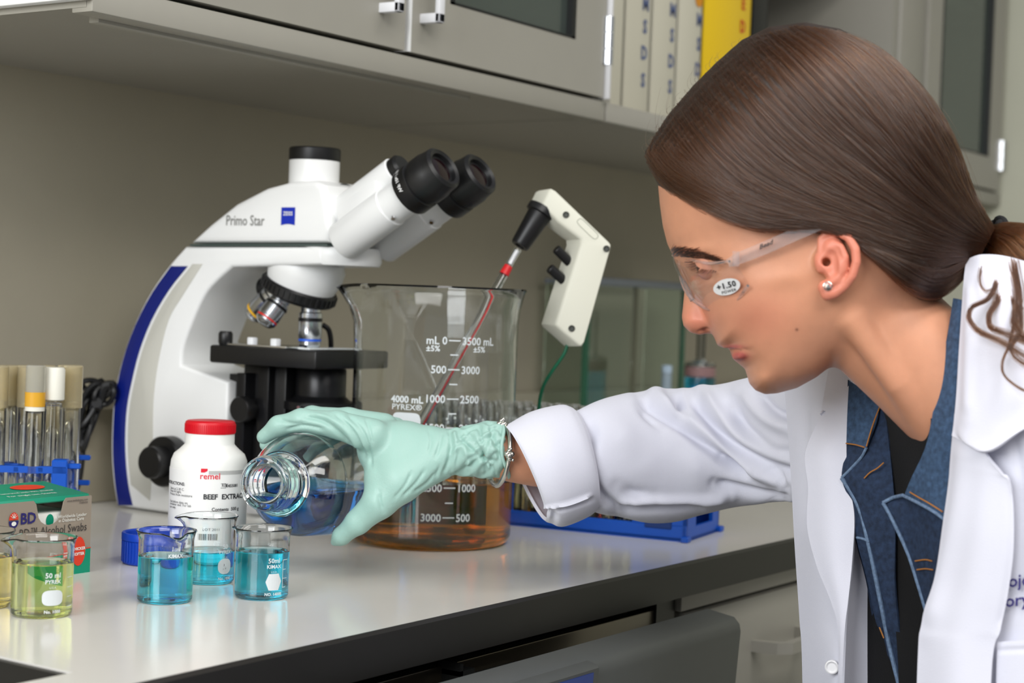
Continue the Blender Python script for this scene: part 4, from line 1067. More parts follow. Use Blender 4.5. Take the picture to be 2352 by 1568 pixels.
lathe('liquid', [(0, .0025), (.0234, .0025), (.0236, .006), (.0236, zf1 - .024), (0, zf1 - .024)], (0, 0, 0), m_bluedeep_l, fl, n=36)
lathe('shoulder_label', [(.0247, zf1 - .022), (.0249, zf1 - .022), (.0249, zf1 - .007), (.0247, zf1 - .007)], (0, 0, 0), mat('flask_label', (190, 150, 150), rough=.4, trans=.5), fl, n=36, closed=True)
vq = onY(1531, 870, .52); vl = empty('plastic_vial', (vq[0], .52, ZB)); tag(vl, 'slim pale blue plastic vial in front of the draft shield', 'vial')
zv = onY(1531, 838, .52)[2] - ZB
lathe('body', [(0, 0), (.005, .0), (.0075, .003), (.0078, .03), (.0078, zv - .012), (0, zv - .012)], (0, 0, 0), mat('vial_blue', (178, 196, 210), rough=.3, trans=.4), vl, n=20)
lathe('cap', [(0, zv - .012), (.0082, zv - .012), (.0082, zv - .001), (.006, zv), (0, zv)], (0, 0, 0), mat('vial_cap', (170, 190, 208), rough=.4), vl, n=20)
# ================================================================== person
# ---- implicit surface helpers
def surface_nets(f, org, h):
    s = f < 0
    nx, ny, nz = f.shape
    corners = [(i, j, k) for i in (0, 1) for j in (0, 1) for k in (0, 1)]
    def sl(a, i, j, k): return a[i:nx - 1 + i, j:ny - 1 + j, k:nz - 1 + k]
    cnt = np.zeros((nx - 1, ny - 1, nz - 1), np.int8)
    for c in corners: cnt += sl(s, *c)
    mixed = (cnt > 0) & (cnt < 8)
    I = np.argwhere(mixed)
    idx = -np.ones(mixed.shape, np.int32); idx[mixed] = np.arange(len(I))
    vals = {c: f[I[:, 0] + c[0], I[:, 1] + c[1], I[:, 2] + c[2]] for c in corners}
    acc = np.zeros((len(I), 3)); num = np.zeros(len(I))
    for a in corners:
        for ax in range(3):
            if a[ax] == 0:
                b = list(a); b[ax] = 1; b = tuple(b)
                va, vb = vals[a], vals[b]
                cr = (va < 0) != (vb < 0)
                t = np.where(cr, va / np.where(cr, va - vb, 1), 0)
                p = np.array(a, float) + 0 * acc
                p[:, ax] = t
                acc += p * cr[:, None]; num += cr
    V = (I + acc / num[:, None]) * h + np.array(org)
    Fs = []
    for ax in range(3):
        o1, o2 = [(1, 2), (2, 0), (0, 1)][ax]
        d = np.zeros(3, int); d[ax] = 1
        a = s[tuple(slice(0, n - d[q]) for q, n in enumerate(s.shape))]
        b = s[tuple(slice(d[q], n) for q, n in enumerate(s.shape))]
        E = np.argwhere(a != b)
        ok = (E[:, o1] >= 1) & (E[:, o2] >= 1) & (E[:, o1] < s.shape[o1] - 1) & (E[:, o2] < s.shape[o2] - 1)
        E = E[ok]
        flip = a[E[:, 0], E[:, 1], E[:, 2]]
        q = []
        for u, v in ((1, 1), (0, 1), (0, 0), (1, 0)):
            c = E.copy(); c[:, o1] -= u; c[:, o2] -= v
            q.append(idx[c[:, 0], c[:, 1], c[:, 2]])
        q = np.stack(q, 1)
        q[~flip] = q[~flip][:, ::-1]
        Fs.append(q)
    return V, np.vstack(Fs)
def np_mesh(name, V, Q, smooth=True):
    me = bpy.data.meshes.new(name)
    me.vertices.add(len(V)); me.vertices.foreach_set('co', np.ascontiguousarray(V, np.float32).ravel())
    m = Q.shape[1]
    me.loops.add(len(Q) * m); me.loops.foreach_set('vertex_index', np.ascontiguousarray(Q, np.int32).ravel())
    me.polygons.add(len(Q)); me.polygons.foreach_set('loop_start', np.arange(len(Q), dtype=np.int32) * m)
    me.polygons.foreach_set('use_smooth', [smooth] * len(Q))
    me.update(calc_edges=True); me.validate()
    return me
def relax(V, Q, it=2, lam=.5):
    E = np.vstack([Q[:, [i, (i + 1) % Q.shape[1]]] for i in range(Q.shape[1])]); E = np.vstack([E, E[:, ::-1]])
    deg = np.bincount(E[:, 0], minlength=len(V))[:, None]
    for _ in range(it):
        S = np.stack([np.bincount(E[:, 0], V[E[:, 1], c], len(V)) for c in range(3)], 1)
        V = V + lam * (S / np.maximum(deg, 1) - V)
    return V
def smin(a, b, k):
    h = np.clip(.5 + .5 * (b - a) / k, 0, 1); return b * (1 - h) + a * h - k * h * (1 - h)
def smax(a, b, k): return -smin(-a, -b, k)
def cone_sd(p, a, b, ra, rb):
    a = np.asarray(a, float); b = np.asarray(b, float); ab = b - a
    t = np.clip(((p - a) @ ab) / max(ab @ ab, 1e-12), 0, 1)
    return np.linalg.norm(p - a - t[..., None] * ab, axis=-1) - (ra + (rb - ra) * t)
def sdf_mesh(fn, lo, hi, h, coarse=4):
    """fn(points Nx3)->distance; refine only near the surface"""
    lo = np.array(lo, float); hi = np.array(hi, float)
    n = np.ceil((hi - lo) / (h * coarse)).astype(int) * coarse + 1
    nc = (n - 1) // coarse + 1
    gc = np.stack(np.meshgrid(*[lo[i] + np.arange(nc[i]) * h * coarse for i in range(3)], indexing='ij'), -1)
    fc = fn(gc.reshape(-1, 3)).reshape(nc)
    near = np.abs(fc) < h * coarse * 1.9
    f = np.repeat(np.repeat(np.repeat(fc, coarse, 0), coarse, 1), coarse, 2)[:n[0], :n[1], :n[2]].copy()
    m = np.zeros(nc, bool); m |= near
    for ax in range(3):
        m |= np.roll(near, 1, ax) | np.roll(near, -1, ax)
    mf = np.repeat(np.repeat(np.repeat(m, coarse, 0), coarse, 1), coarse, 2)[:n[0], :n[1], :n[2]]
    I = np.argwhere(mf)
    f[mf] = fn(lo + I * h)
    return surface_nets(f, lo, h)
def poly_sd(S, V, poly):
    """signed distance to a 2D polygon, positive inside"""
    poly = np.array(poly, float); d = np.full(S.shape, 1e9); ins = np.zeros(S.shape, bool)
    for i in range(len(poly)):
        a, b = poly[i], poly[(i + 1) % len(poly)]
        ab = b - a; t = np.clip(((S - a[0]) * ab[0] + (V - a[1]) * ab[1]) / (ab @ ab + 1e-9), 0, 1)
        d = np.minimum(d, np.hypot(S - a[0] - t * ab[0], V - a[1] - t * ab[1]))
        c = ((a[1] > V) != (b[1] > V)) & (S < (b[0] - a[0]) * (V - a[1]) / (b[1] - a[1] + 1e-12) + a[0])
        ins ^= c
    return np.where(ins, d, -d)
def line_d(S, V, pts):
    d = np.full(S.shape, 1e9); pts = np.array(pts, float)
    for a, b in zip(pts[:-1], pts[1:]):
        ab = b - a; t = np.clip(((S - a[0]) * ab[0] + (V - a[1]) * ab[1]) / (ab @ ab + 1e-9), 0, 1)
        d = np.minimum(d, np.hypot(S - a[0] - t * ab[0], V - a[1] - t * ab[1]))
    return d
# ---- head frame: s backwards, v down, y sideways towards the viewer; unit = 1/HK metres
HD = 1.22; HK = HD / F; PSI = math.radians(9)
H0 = P(1800, 600, HD)
HF = -RIGHT * math.cos(PSI) + FWD * math.sin(PSI); HN = -RIGHT * math.sin(PSI) - FWD * math.cos(PSI)
def h2w(S):
    S = np.asarray(S, float)
    return H0 + HK * (-(S[..., 0:1] - 1800) * HF - (S[..., 1:2] - 600) * UP + S[..., 2:3] * HN)
def hs(px, py, y=0.0):
    r = ray(px, py); t = ((H0 - CAM) @ HN + HK * y) / (r @ HN); q = CAM + r * t - H0
    return np.array([1800 - (q @ HF) / HK, 600 - (q @ UP) / HK, y])
def hs2(pts, y=0.0): return [tuple(hs(a, b, y)[:2]) for a, b in pts]
HG = 3.2
sg = np.arange(1440, 2400, HG); vg = np.arange(40, 1120, HG); yg = np.arange(-276, 277, HG)
S2, V2 = np.meshgrid(sg, vg, indexing='ij')
face_px = [(1512, 425), (1516, 470), (1523, 520), (1533, 560), (1552, 600), (1582, 650), (1606, 700), (1622, 740), (1635, 764), (1642, 778), (1648, 793), (1664, 800), (1676, 803), (1679, 812), (1683, 824), (1698, 836), (1711, 847), (1716, 862), (1721, 880), (1735, 896), (1757, 905), (1785, 903),
           (1830, 891), (1875, 866), (1915, 835), (1990, 800), (2080, 730), (2140, 620), (2165, 500), (2155, 380), (2100, 255), (2015, 170), (1930, 118), (1850, 100), (1760, 110), (1690, 150), (1620, 220), (1560, 310), (1524, 375)]
face_pl = hs2(face_px)
dF = poly_sd(S2, V2, face_pl)
Wt = np.interp(V2, hs2([(1800, y) for y in (100, 300, 450, 560, 640, 720, 800, 870, 930)]) and [hs(1800, y)[1] for y in (100, 300, 450, 560, 640, 720, 800, 870, 930)], [200, 216, 222, 214, 210, 198, 172, 140, 115])
Wt = Wt - 10 * np.exp(-((S2 - hs(1660, 560, 180)[0]) / 60) ** 2 - ((V2 - 555) / 50) ** 2)
Dd = np.interp(V2, [300, 560, 700, 780, 860, 920], [200, 185, 165, 125, 88, 80])
tt = np.clip(dF / Dd, 0, 1)
wF = Wt * np.sqrt(np.clip(1 - (1 - tt) ** 2, 0, 1))
nose_pl = hs2([(1553, 592), (1564, 630), (1572, 668), (1569, 700), (1566, 728), (1570, 748), (1585, 763), (1606, 769), (1630, 765), (1646, 757), (1662, 735), (1650, 690), (1620, 640), (1590, 596)])
dN = poly_sd(S2, V2, nose_pl)
Wn = np.interp(V2, [590, 640, 700, 735, 770], [24, 27, 38, 47, 42]); Dn = np.interp(V2, [590, 700, 750], [26, 36, 34])
tn = np.clip(dN / Dn, 0, 1)
wN = Wn * np.sqrt(np.clip(1 - (1 - tn) ** 2, 0, 1))
def gau(px, py, y, sx, sy, rot=0.0):
    c = hs(px, py, y); a = S2 - c[0]; b = V2 - c[1]; r = math.radians(rot)
    u = a * math.cos(r) + b * math.sin(r); v = -a * math.sin(r) + b * math.cos(r)
    return np.exp(-(u / sx) ** 2 - (v / sy) ** 2)
def groove(pts, y, w): return np.exp(-(line_d(S2, V2, hs2(pts, y)) / w) ** 2)
bumpF = (-15 * gau(1612, 622, 110, 42, 26) + 7 * gau(1590, 580, 100, 42, 12, -8) + 4 * gau(1735, 690, 170, 60, 42, 20) + 4 * gau(1690, 775, 72, 34, 24) + 5 * gau(1800, 640, 190, 60, 22, -8)
         + 11 * gau(1614, 620, 105, 24, 17) - 3.5 * groove([(1592, 632), (1615, 642), (1640, 640)], 110, 5) + 3 * gau(1618, 612, 110, 24, 8, 6)
         - 2 * groove([(1655, 752), (1672, 782), (1690, 806)], 85, 10) - 4 * gau(1720, 804, 92, 11, 7) + 2 * gau(1742, 812, 100, 18, 20)
         + 2 * gau(1692, 818, 62, 19, 10, 10)
         - 3 * groove([(1700, 838), (1725, 846)], 60, 12) + 6 * gau(1752, 880, 70, 26, 20) - 4 * gau(1830, 800, 160, 50, 40))
def blur2(a, sig):
    r = int(3 * sig / HG) + 1; k = np.exp(-.5 * ((np.arange(-r, r + 1) * HG) / sig) ** 2); k /= k.sum()
    for ax in (0, 1): 
        p = np.pad(a, [(r, r) if q == ax else (0, 0) for q in (0, 1)], mode='edge')
        a = sum(k[i] * np.take(p, np.arange(i, i + a.shape[ax]), axis=ax) for i in range(len(k)))
    return a
_bl = smoothstep(20, 75, dF); wF = wF * (1 - _bl) + blur2(np.where(dF > 0, wF, 0), 16) * _bl
wF = np.maximum(wF + bumpF * np.clip(wF / 30, 0, 1), 0)
bumpN = 10 * gau(1638, 742, 48, 20, 17) - 5 * groove([(1636, 716), (1658, 730), (1664, 752)], 46, 5) 
wN = np.maximum(wN + bumpN * np.clip(wN / 12, 0, 1), 0)
def qf(w, d, W, D): return np.where(d > 0, w * w, 2 * W * W / D * d)
qF = qf(wF, dF, Wt, Dd); qN = qf(wN, dN, Wn, Dn)
def dist3(q):
    gs_, gv_ = np.gradient(q, HG); g2 = gs_ ** 2 + gv_ ** 2
    Y = yg[None, None, :]
    return ((Y * Y - q[:, :, None]) / (np.sqrt(4 * Y * Y + g2[:, :, None]) + 6)).astype(np.float32)
f = smin(dist3(qF), dist3(qN), 10)
# neck
SS, VV, YY = sg[:, None, None], vg[None, :, None], yg[None, None, :]
na_, nb_ = hs(1965, 690)[:2], hs(2275, 985)[:2]
ab = nb_ - na_; tN = np.clip(((SS - na_[0]) * ab[0] + (VV - na_[1]) * ab[1]) / (ab @ ab), -.1, 1.2)
rad = 137 + 10 * np.clip(tN - .5, 0, 1)
dn = np.sqrt((SS - na_[0] - tN * ab[0]) ** 2 + (VV - na_[1] - tN * ab[1]) ** 2 + (YY * .93) ** 2) - rad
f = smin(f, dn.astype(np.float32), 26)
# sternomastoid ridge on the side of the neck
def cap_block(f, pts, rads, k, sub=False):
    """capsule chain given as (px,py,y) on the near side, mirrored; k smooth"""
    Pt = np.array([hs(*p) for p in pts]); R = np.broadcast_to(rads, len(Pt)).astype(float); m = R.max() + 3 * k + 8
    i0, i1 = np.searchsorted(sg, [Pt[:, 0].min() - m, Pt[:, 0].max() + m]); j0, j1 = np.searchsorted(vg, [Pt[:, 1].min() - m, Pt[:, 1].max() + m])
    g = np.stack(np.broadcast_arrays(SS[i0:i1], VV[:, j0:j1], np.abs(YY)), -1)
    d = None
    for a, b, ra, rb in zip(Pt[:-1], Pt[1:], R[:-1], R[1:]):
        c = cone_sd(g, a, b, ra, rb); d = c if d is None else np.minimum(d, c)
    blk = f[i0:i1, j0:j1]
    f[i0:i1, j0:j1] = smax(blk, -d, k) if sub else smin(blk, d, k)
cap_block(f, [(1960, 735, 150), (2060, 880, 120), (2140, 985, 60)], [30, 28, 26], 22)
def surf_y(px, py, y=80.0):
    q_ = np.maximum(qF, qN)
    for _ in range(6):
        c = hs(px, py, y); i = int(round((c[0] - sg[0]) / HG)); j = int(round((c[1] - vg[0]) / HG))
        y = math.sqrt(max(q_[np.clip(i, 0, len(sg) - 1), np.clip(j, 0, len(vg) - 1)], 0))
    return y
def on_face(pts, dy=0.0): return [(a, b, surf_y(a, b) + dy) for a, b in pts]
# mouth line, lips
cap_block(f, on_face([(1668, 801), (1680, 801.5), (1694, 802), (1706, 803), (1717, 804)], 2), [4.2, 4.2, 4.0, 3.6, 2.6], 2.5, True)
cap_block(f, on_face([(1690, 817), (1702, 816), (1712, 812)], -5), [9, 8, 5], 6)
cap_block(f, on_face([(1664, 794), (1682, 794), (1702, 798)], -3), [5, 5, 4], 5)
# ear
cap_block(f, [(1900, 600, 214), (1925, 610, 224)], [30, 30], 12)
cap_block(f, [(1912, 570, 222), (1925, 640, 226)], [26, 22], 10)
cap_block(f, [(1893, 604, 232), (1884, 575, 228), (1886, 548, 226), (1902, 534, 230), (1925, 532, 238), (1950, 546, 248), (1965, 572, 252), (1967, 602, 252), (1958, 632, 248), (1940, 656, 240), (1918, 672, 232), (1900, 676, 228)], [7, 8, 9, 9.5, 10, 10, 10, 10, 10, 10, 12, 14], 4)
cap_block(f, [(1896, 660, 226), (1903, 668, 228)], [17, 15], 6)
cap_block(f, [(1912, 556, 240), (1932, 566, 246), (1942, 590, 248), (1938, 618, 246), (1922, 642, 240), (1904, 650, 236)], [6, 7, 8, 8, 8, 7], 4)
cap_block(f, [(1880, 590, 226), (1884, 606, 230), (1884, 618, 228)], [9, 10, 9], 6)
cap_block(f, [(1908, 588, 254), (1910, 622, 254)], [16, 15], 4, True)
cap_block(f, [(1897, 600, 246), (1900, 606, 205)], [10, 8], 3, True)
# nostril, lip parting
cap_block(f, [(1608, 762, 26), (1624, 756, 36)], [6.5, 5.5], 3, True)
Vh, Qh = surface_nets(f, (sg[0], vg[0], yg[0]), HG)
Vh = relax(Vh, Qh, 3, .45)
keep_h = Vh
# colour attribute
def gpt(px, py, y, sx, sy=None):
    c = hs(px, py, y); sy = sy or sx
    return np.exp(-((Vh[:, 0] - c[0]) / sx) ** 2 - ((Vh[:, 1] - c[1]) / sy) ** 2)
skin = np.tile(np.array(lin((208, 148, 116))), (len(Vh), 1))
def tint(w, rgb):
    global skin
    skin = skin * (1 - w[:, None]) + np.array(lin(rgb)) * w[:, None]
tint(.55 * gpt(1600, 735, 20, 48, 42), (222, 128, 108)); tint(.40 * gpt(1740, 730, 150, 80, 60), (208, 122, 100))
near_ear = np.clip((np.abs(Vh[:, 2]) - 222) / 14, 0, 1) * (Vh[:, 0] > hs(1870, 600, 220)[0] - 10); tint(.6 * near_ear, (220, 120, 102))
lipw = np.maximum(gpt(1698, 818, surf_y(1698, 818), 20, 11), .8 * gpt(1686, 796, surf_y(1686, 796), 24, 5.5)) ; tint(np.clip(lipw * 1.3, 0, .9), (182, 88, 84))
tint(.9 * np.exp(-((Vh[:, 0] - hs(1830, 757, 178)[0]) / 3.2) ** 2 - ((Vh[:, 1] - hs(1830, 757, 178)[1]) / 3.2) ** 2), (96, 56, 44))
tint(.8 * gpt(1617, 757, 36, 7, 5), (110, 40, 34))  # nostril hollow darkened in the colour, as shade
HEAD_V, HEAD_Q, HEAD_C = h2w(Vh), Qh, skin
m_skin = mat('skin', (208, 148, 116), rough=.46, sss=.12, noise=.035, nscale=120, bump=.12, bscale=900, attr='skin_tone')

# ---- hair volume
top_px = [(1512, 434), (1492, 392), (1479, 354), (1500, 318), (1532, 268), (1590, 200), (1640, 150), (1700, 97), (1765, 66), (1850, 55), (1930, 70), (2010, 110), (2080, 170), (2140, 238), (2188, 310), (2214, 380), (2240, 450), (2284, 512)]
low_px = [(2243, 600, 34), (2205, 648, 80), (2160, 690, 130), (2115, 686, 165), (2062, 640, 205), (2010, 588, 225), (1965, 556, 236), (1925, 532, 240), (1880, 524, 238), (1820, 522, 232), (1745, 530, 222), (1685, 508, 200), (1640, 490, 170), (1600, 472, 135), (1556, 452, 80)]
top_pl = hs2(top_px); low_pl = [tuple(hs(*q)[:2]) for q in low_px]
dP = poly_sd(S2, V2, top_pl + low_pl)
dT = line_d(S2, V2, top_pl)
nape = [tuple(hs(*q)[:2]) for q in [(2243, 600, 34), (2205, 648, 80), (2160, 690, 130)]]
dTn = line_d(S2, V2, nape)
inside = poly_sd(S2, V2, top_pl + low_pl + [tuple(hs(1512, 434)[:2])]) > 0
closed_in = poly_sd(S2, V2, top_pl + [tuple(hs(2300, 700)[:2]), tuple(hs(2100, 1000)[:2]), tuple(hs(1700, 1000)[:2])])
dT = np.where(closed_in > 0, dT, -dT)
Ws = np.interp(S2, [1470, 1560, 1650, 1760, 1900, 2000, 2080, 2150, 2210, 2260, 2300, 2330], [190, 218, 234, 246, 252, 246, 228, 188, 128, 66, 44, 40])
Dh = np.interp(S2, [1470, 1600, 2000, 2150, 2260, 2300], [95, 180, 215, 170, 60, 45])
th_ = np.clip(dT / Dh, 0, 1)
lowtap = smoothstep(0, 1, np.clip(dTn / np.interp(S2, [2150, 2260], [90, 40]), 0, 1)); lowtap = np.where(S2 > hs(2100, 690, 160)[0], .55 + .45 * lowtap, 1)
wH = Ws * np.sqrt(np.clip(1 - (1 - th_) ** 2, 0, 1)) * lowtap
_bh = smoothstep(25, 80, dT); wH = wH * (1 - _bh) + blur2(np.where(dT > 0, wH, 0), 18) * _bh
# combed grooves
wH += 1.6 * np.sin((S2 * .55 - V2 * .83) * .16 + 2.0 * np.sin(S2 * .012)) * np.clip(wH / 60, 0, 1)
qH = np.where(dT > 0, wH * wH, 2 * Ws * Ws / Dh * dT)
fh = dist3(qH)
edge = (-dP)[:, :, None]
fh = smax(fh, edge.astype(np.float32) + 0 * fh, 14)
Vr, Qr = surface_nets(fh, (sg[0], vg[0], yg[0]), HG)
Vr = relax(Vr, Qr, 3, .5)
HAIR_V, HAIR_Q = h2w(Vr), Qr
# ---- torso frame
TF = unit([-.93, .36, 0]); TL = np.cross([0, 0, 1], TF)       # facing, her left
TC = P(2372, 1250, 1.29)
SHR = P(1900, 990, 1.43); ELB = P(1660, 1040, 1.535); WRI = P(1165, 1045, 1.455)
person = empty('person', (TC[0], TC[1], 0)); tag(person, 'person in white lab coat and safety glasses pouring blue liquid with a gloved hand', 'person')
def arr(geo):
    v, f = geo; return np.array([tuple(q) for q in v], float), [tuple(q) for q in f]
def torso_sd(grow):
    def fn(p):
        q = p - np.array([TC[0], TC[1], 0])
        a, b, z = q @ TF, q @ TL, p[:, 2]
        ra = np.interp(z, [.5, .62, .75, .95, 1.05, 1.10, 1.14], [.115, .12, .10, .105, .095, .07, .05]) + grow
        rb = np.interp(z, [.5, .62, .75, .95, 1.05, 1.10, 1.14], [.165, .17, .135, .155, .16, .12, .06]) + grow
        d = (np.sqrt((a / ra) ** 2 + (b / rb) ** 2) - 1) * np.minimum(ra, rb)
        return smax(smax(d, z - 1.12 - grow, .04), .56 - grow - z, .04)
    return fn
lo = np.array([TC[0] - .24, TC[1] - .24, .48]); hi = np.array([TC[0] + .24, TC[1] + .24, 1.2])
hipR = np.array([TC[0], TC[1], .60]) - TL * .085; hipL = hipR + TL * .17
kneeR = hipR + TF * .40 + np.array([0, 0, -.03]); kneeL = hipL + TF * .40 + np.array([0, 0, -.03])
shl = np.array([TC[0], TC[1], 1.06]) + TL * .165
elbL = shl + np.array([0, 0, -.27]) + TF * .03; wrL = elbL + TF * .22 + np.array([0, 0, -.05]) - TL * .03
limbs = [(list(zip(catmull(np.array([P(1040, 1035, 1.454), P(1110, 1038, 1.454), P(1150, 1044, 1.455), P(1230, 1050, 1.462), P(1400, 1052, 1.49), ELB, (ELB + SHR) / 2, SHR, SHR + TL * .06 + FWD * 0]), 25), np.interp(np.linspace(0, 8, 25), range(9), [.014, .0165, .0215, .0255, .031, .032, .030, .028, .03]))))]
limbs += [[(shl, .05), (elbL, .04), (wrL, .027), (wrL + TF * .07, .03)], [(SHR + TL * .06, .03), (np.array([TC[0], TC[1], 1.03]), .06)]]
for hp, kn in ((hipR, kneeR), (hipL, kneeL)):
    ft = kn + np.array([0, 0, -kn[2] + .07]) - TF * .03
    limbs.append([(hp, .085), ((hp + kn) / 2, .072), (kn, .055), ((kn + ft) / 2, .05), (ft, .035)])
def body_sd(p):
    d = torso_sd(0)(p)
    for ch in limbs:
        e = None
        for (a_, ra), (b_, rb) in zip(ch[:-1], ch[1:]):
            c = cone_sd(p, a_, b_, ra, rb); e = c if e is None else np.minimum(e, c)
        d = smin(d, e, .015)
    return d
allp = np.array([q[0] for ch in limbs for q in ch])
tv, tq = sdf_mesh(body_sd, np.minimum(allp.min(0), lo) - .1, np.maximum(allp.max(0), hi) + .1, .006, 4)
tv = relax(tv, tq, 3, .5)
hq, bq = [tuple(int(i) for i in q) for q in HEAD_Q], [tuple(int(i) for i in q) for q in tq]
nk = h2w(hs(2275, 985)); hc_ = HEAD_V[np.array(hq)].mean(1); ia = int(np.argmin(np.linalg.norm(hc_ - nk, axis=1)))
bc_ = tv[np.array(bq)].mean(1); ib = int(np.argmin(np.linalg.norm(bc_ - hc_[ia], axis=1)))
V = list(map(tuple, HEAD_V)) + list(map(tuple, tv)); n0_ = len(HEAD_V)
Fc = [q for i, q in enumerate(hq) if i != ia] + [tuple(x + n0_ for x in q) for i, q in enumerate(bq) if i != ib]
qa, qb = hq[ia], [x + n0_ for x in bq[ib]][::-1]
best = min(range(4), key=lambda r: sum(np.linalg.norm(np.array(V[qa[k]]) - np.array(V[qb[(k + r) % 4]])) for k in range(4)))
for k in range(4):     # joins neck and torso under the clothes into one surface
    Fc.append((qa[k], qa[(k + 1) % 4], qb[(k + 1 + best) % 4], qb[(k + best) % 4]))
Cc = [HEAD_C, np.tile(np.array(lin((206, 146, 114))), (len(tv), 1))]
me = new_mesh('body', V, Fc, True)
ca = me.color_attributes.new('skin_tone', 'FLOAT_COLOR', 'POINT')
Cc = np.vstack(Cc); ca.data.foreach_set('color', np.hstack([Cc, np.ones((len(Cc), 1))]).astype(np.float32).ravel())
body = link('body', me, m_skin); adopt(person, body)
# ---- trousers, shoes, shirt
m_trs = mat('trousers_navy', (34, 36, 46), rough=.8)
mb = MB()
for hp, kn in ((hipR, kneeR), (hipL, kneeL)):
    ft = kn + np.array([0, 0, -kn[2] + .07]) - TF * .03
    v, f_ = tube_geo([hp - TF * .03, (hp + kn) / 2, kn, (kn + ft) / 2, ft], [.100, .084, .068, .062, .058], 20, True, 26); mb.add(v, f_)
adopt(person, mb.build('trousers', m_trs))
for kn in (kneeR, kneeL):
    c = np.array([kn[0], kn[1], 0]) - TF * .03
    R_ = np.stack([TF, TL, [0, 0, 1]], 1)
    mb = MB(); box_in(mb, c, R_, (-.06, -.042, .001), (.18, .042, .075), .02); adopt(person, mb.build('shoe', m_blk))
sv, sq = sdf_mesh(torso_sd(.006), lo, hi, .010, 2)
shirt = link('shirt', np_mesh('shirt', relax(sv, sq, 2), sq), mat('shirt_black', (12, 12, 14), rough=.85, bump=.3, bscale=900)); adopt(person, shirt)
# ---- cloth helpers
def px_of(V):
    q = (np.asarray(V) - CAM) @ _R.T
    return np.stack([CX + F * q[:, 0] / -q[:, 2], CY - F * q[:, 1] / -q[:, 2]], 1)
def crease(V, N, creases):
    uv = px_of(V); d = np.zeros(len(V))
    for pts, amp, w in creases:
        pts = catmull([(float(a), float(b)) for a, b in pts], 4 * len(pts))
        dist = line_d(uv[:, 0], uv[:, 1], pts)
        # fade at both ends
        e = np.minimum(np.hypot(uv[:, 0] - pts[0][0], uv[:, 1] - pts[0][1]), np.hypot(uv[:, 0] - pts[-1][0], uv[:, 1] - pts[-1][1]))
        d += amp * np.exp(-(dist / w) ** 2) * (.35 + .65 * smoothstep(0, 2.5 * w, e))
    return V + N * d[:, None]
def grid_normals(G_):
    du = np.gradient(G_, axis=1); dv = np.gradient(G_, axis=0); n = np.cross(du, dv)
    n /= np.linalg.norm(n, axis=-1, keepdims=True) + 1e-12
    return n
def patch(name, rows, m, parent, nu=28, nv=60, thick=.0016, creases=(), wob=0.0, keep=False):
    A = np.array([[P(*q) for q in r] for r in rows])            # rows x cols x 3
    A = catmull(A, nv); A = np.swapaxes(catmull(np.swapaxes(A, 0, 1), nu), 0, 1)
    n = grid_normals(A); s = np.sign(np.sum(n * (CAM - A), -1).mean()); n *= s
    Vv = A.reshape(-1, 3); Nn = n.reshape(-1, 3)
    if len(creases): Vv = crease(Vv, Nn, creases)
    if wob: Vv = Vv + Nn * (wob * np.sin(Vv[:, 2] * 55 + Vv[:, 0] * 40) * np.cos(Vv[:, 1] * 47))[:, None]
    A2 = Vv.reshape(nv, nu, 3); Nn = (grid_normals(A2) * s).reshape(-1, 3)
    B = Vv - Nn * thick
    k = nu * nv; Fc = []
    for i in range(nv - 1):
        for j in range(nu - 1):
            a = i * nu + j; q = (a, a + 1, a + nu + 1, a + nu)
            Fc.append(q); Fc.append(tuple(x + k for x in q[::-1]))
    bd = [(0, j) for j in range(nu)] + [(i, nu - 1) for i in range(1, nv)] + [(nv - 1, j) for j in range(nu - 2, -1, -1)] + [(i, 0) for i in range(nv - 2, 0, -1)]
    bi = [i * nu + j for i, j in bd]
    for a, b in zip(bi, bi[1:] + bi[:1]): Fc.append((b, a, a + k, b + k))
    me = new_mesh(name, np.vstack([Vv, B]), Fc); fix_normals(me); shade_auto(me, 60)
    o = link(name, me, m)
    if parent is not None: 
        if parent is person: adopt(person, o)
        else: o.parent = parent
    return (o, A2) if keep else o
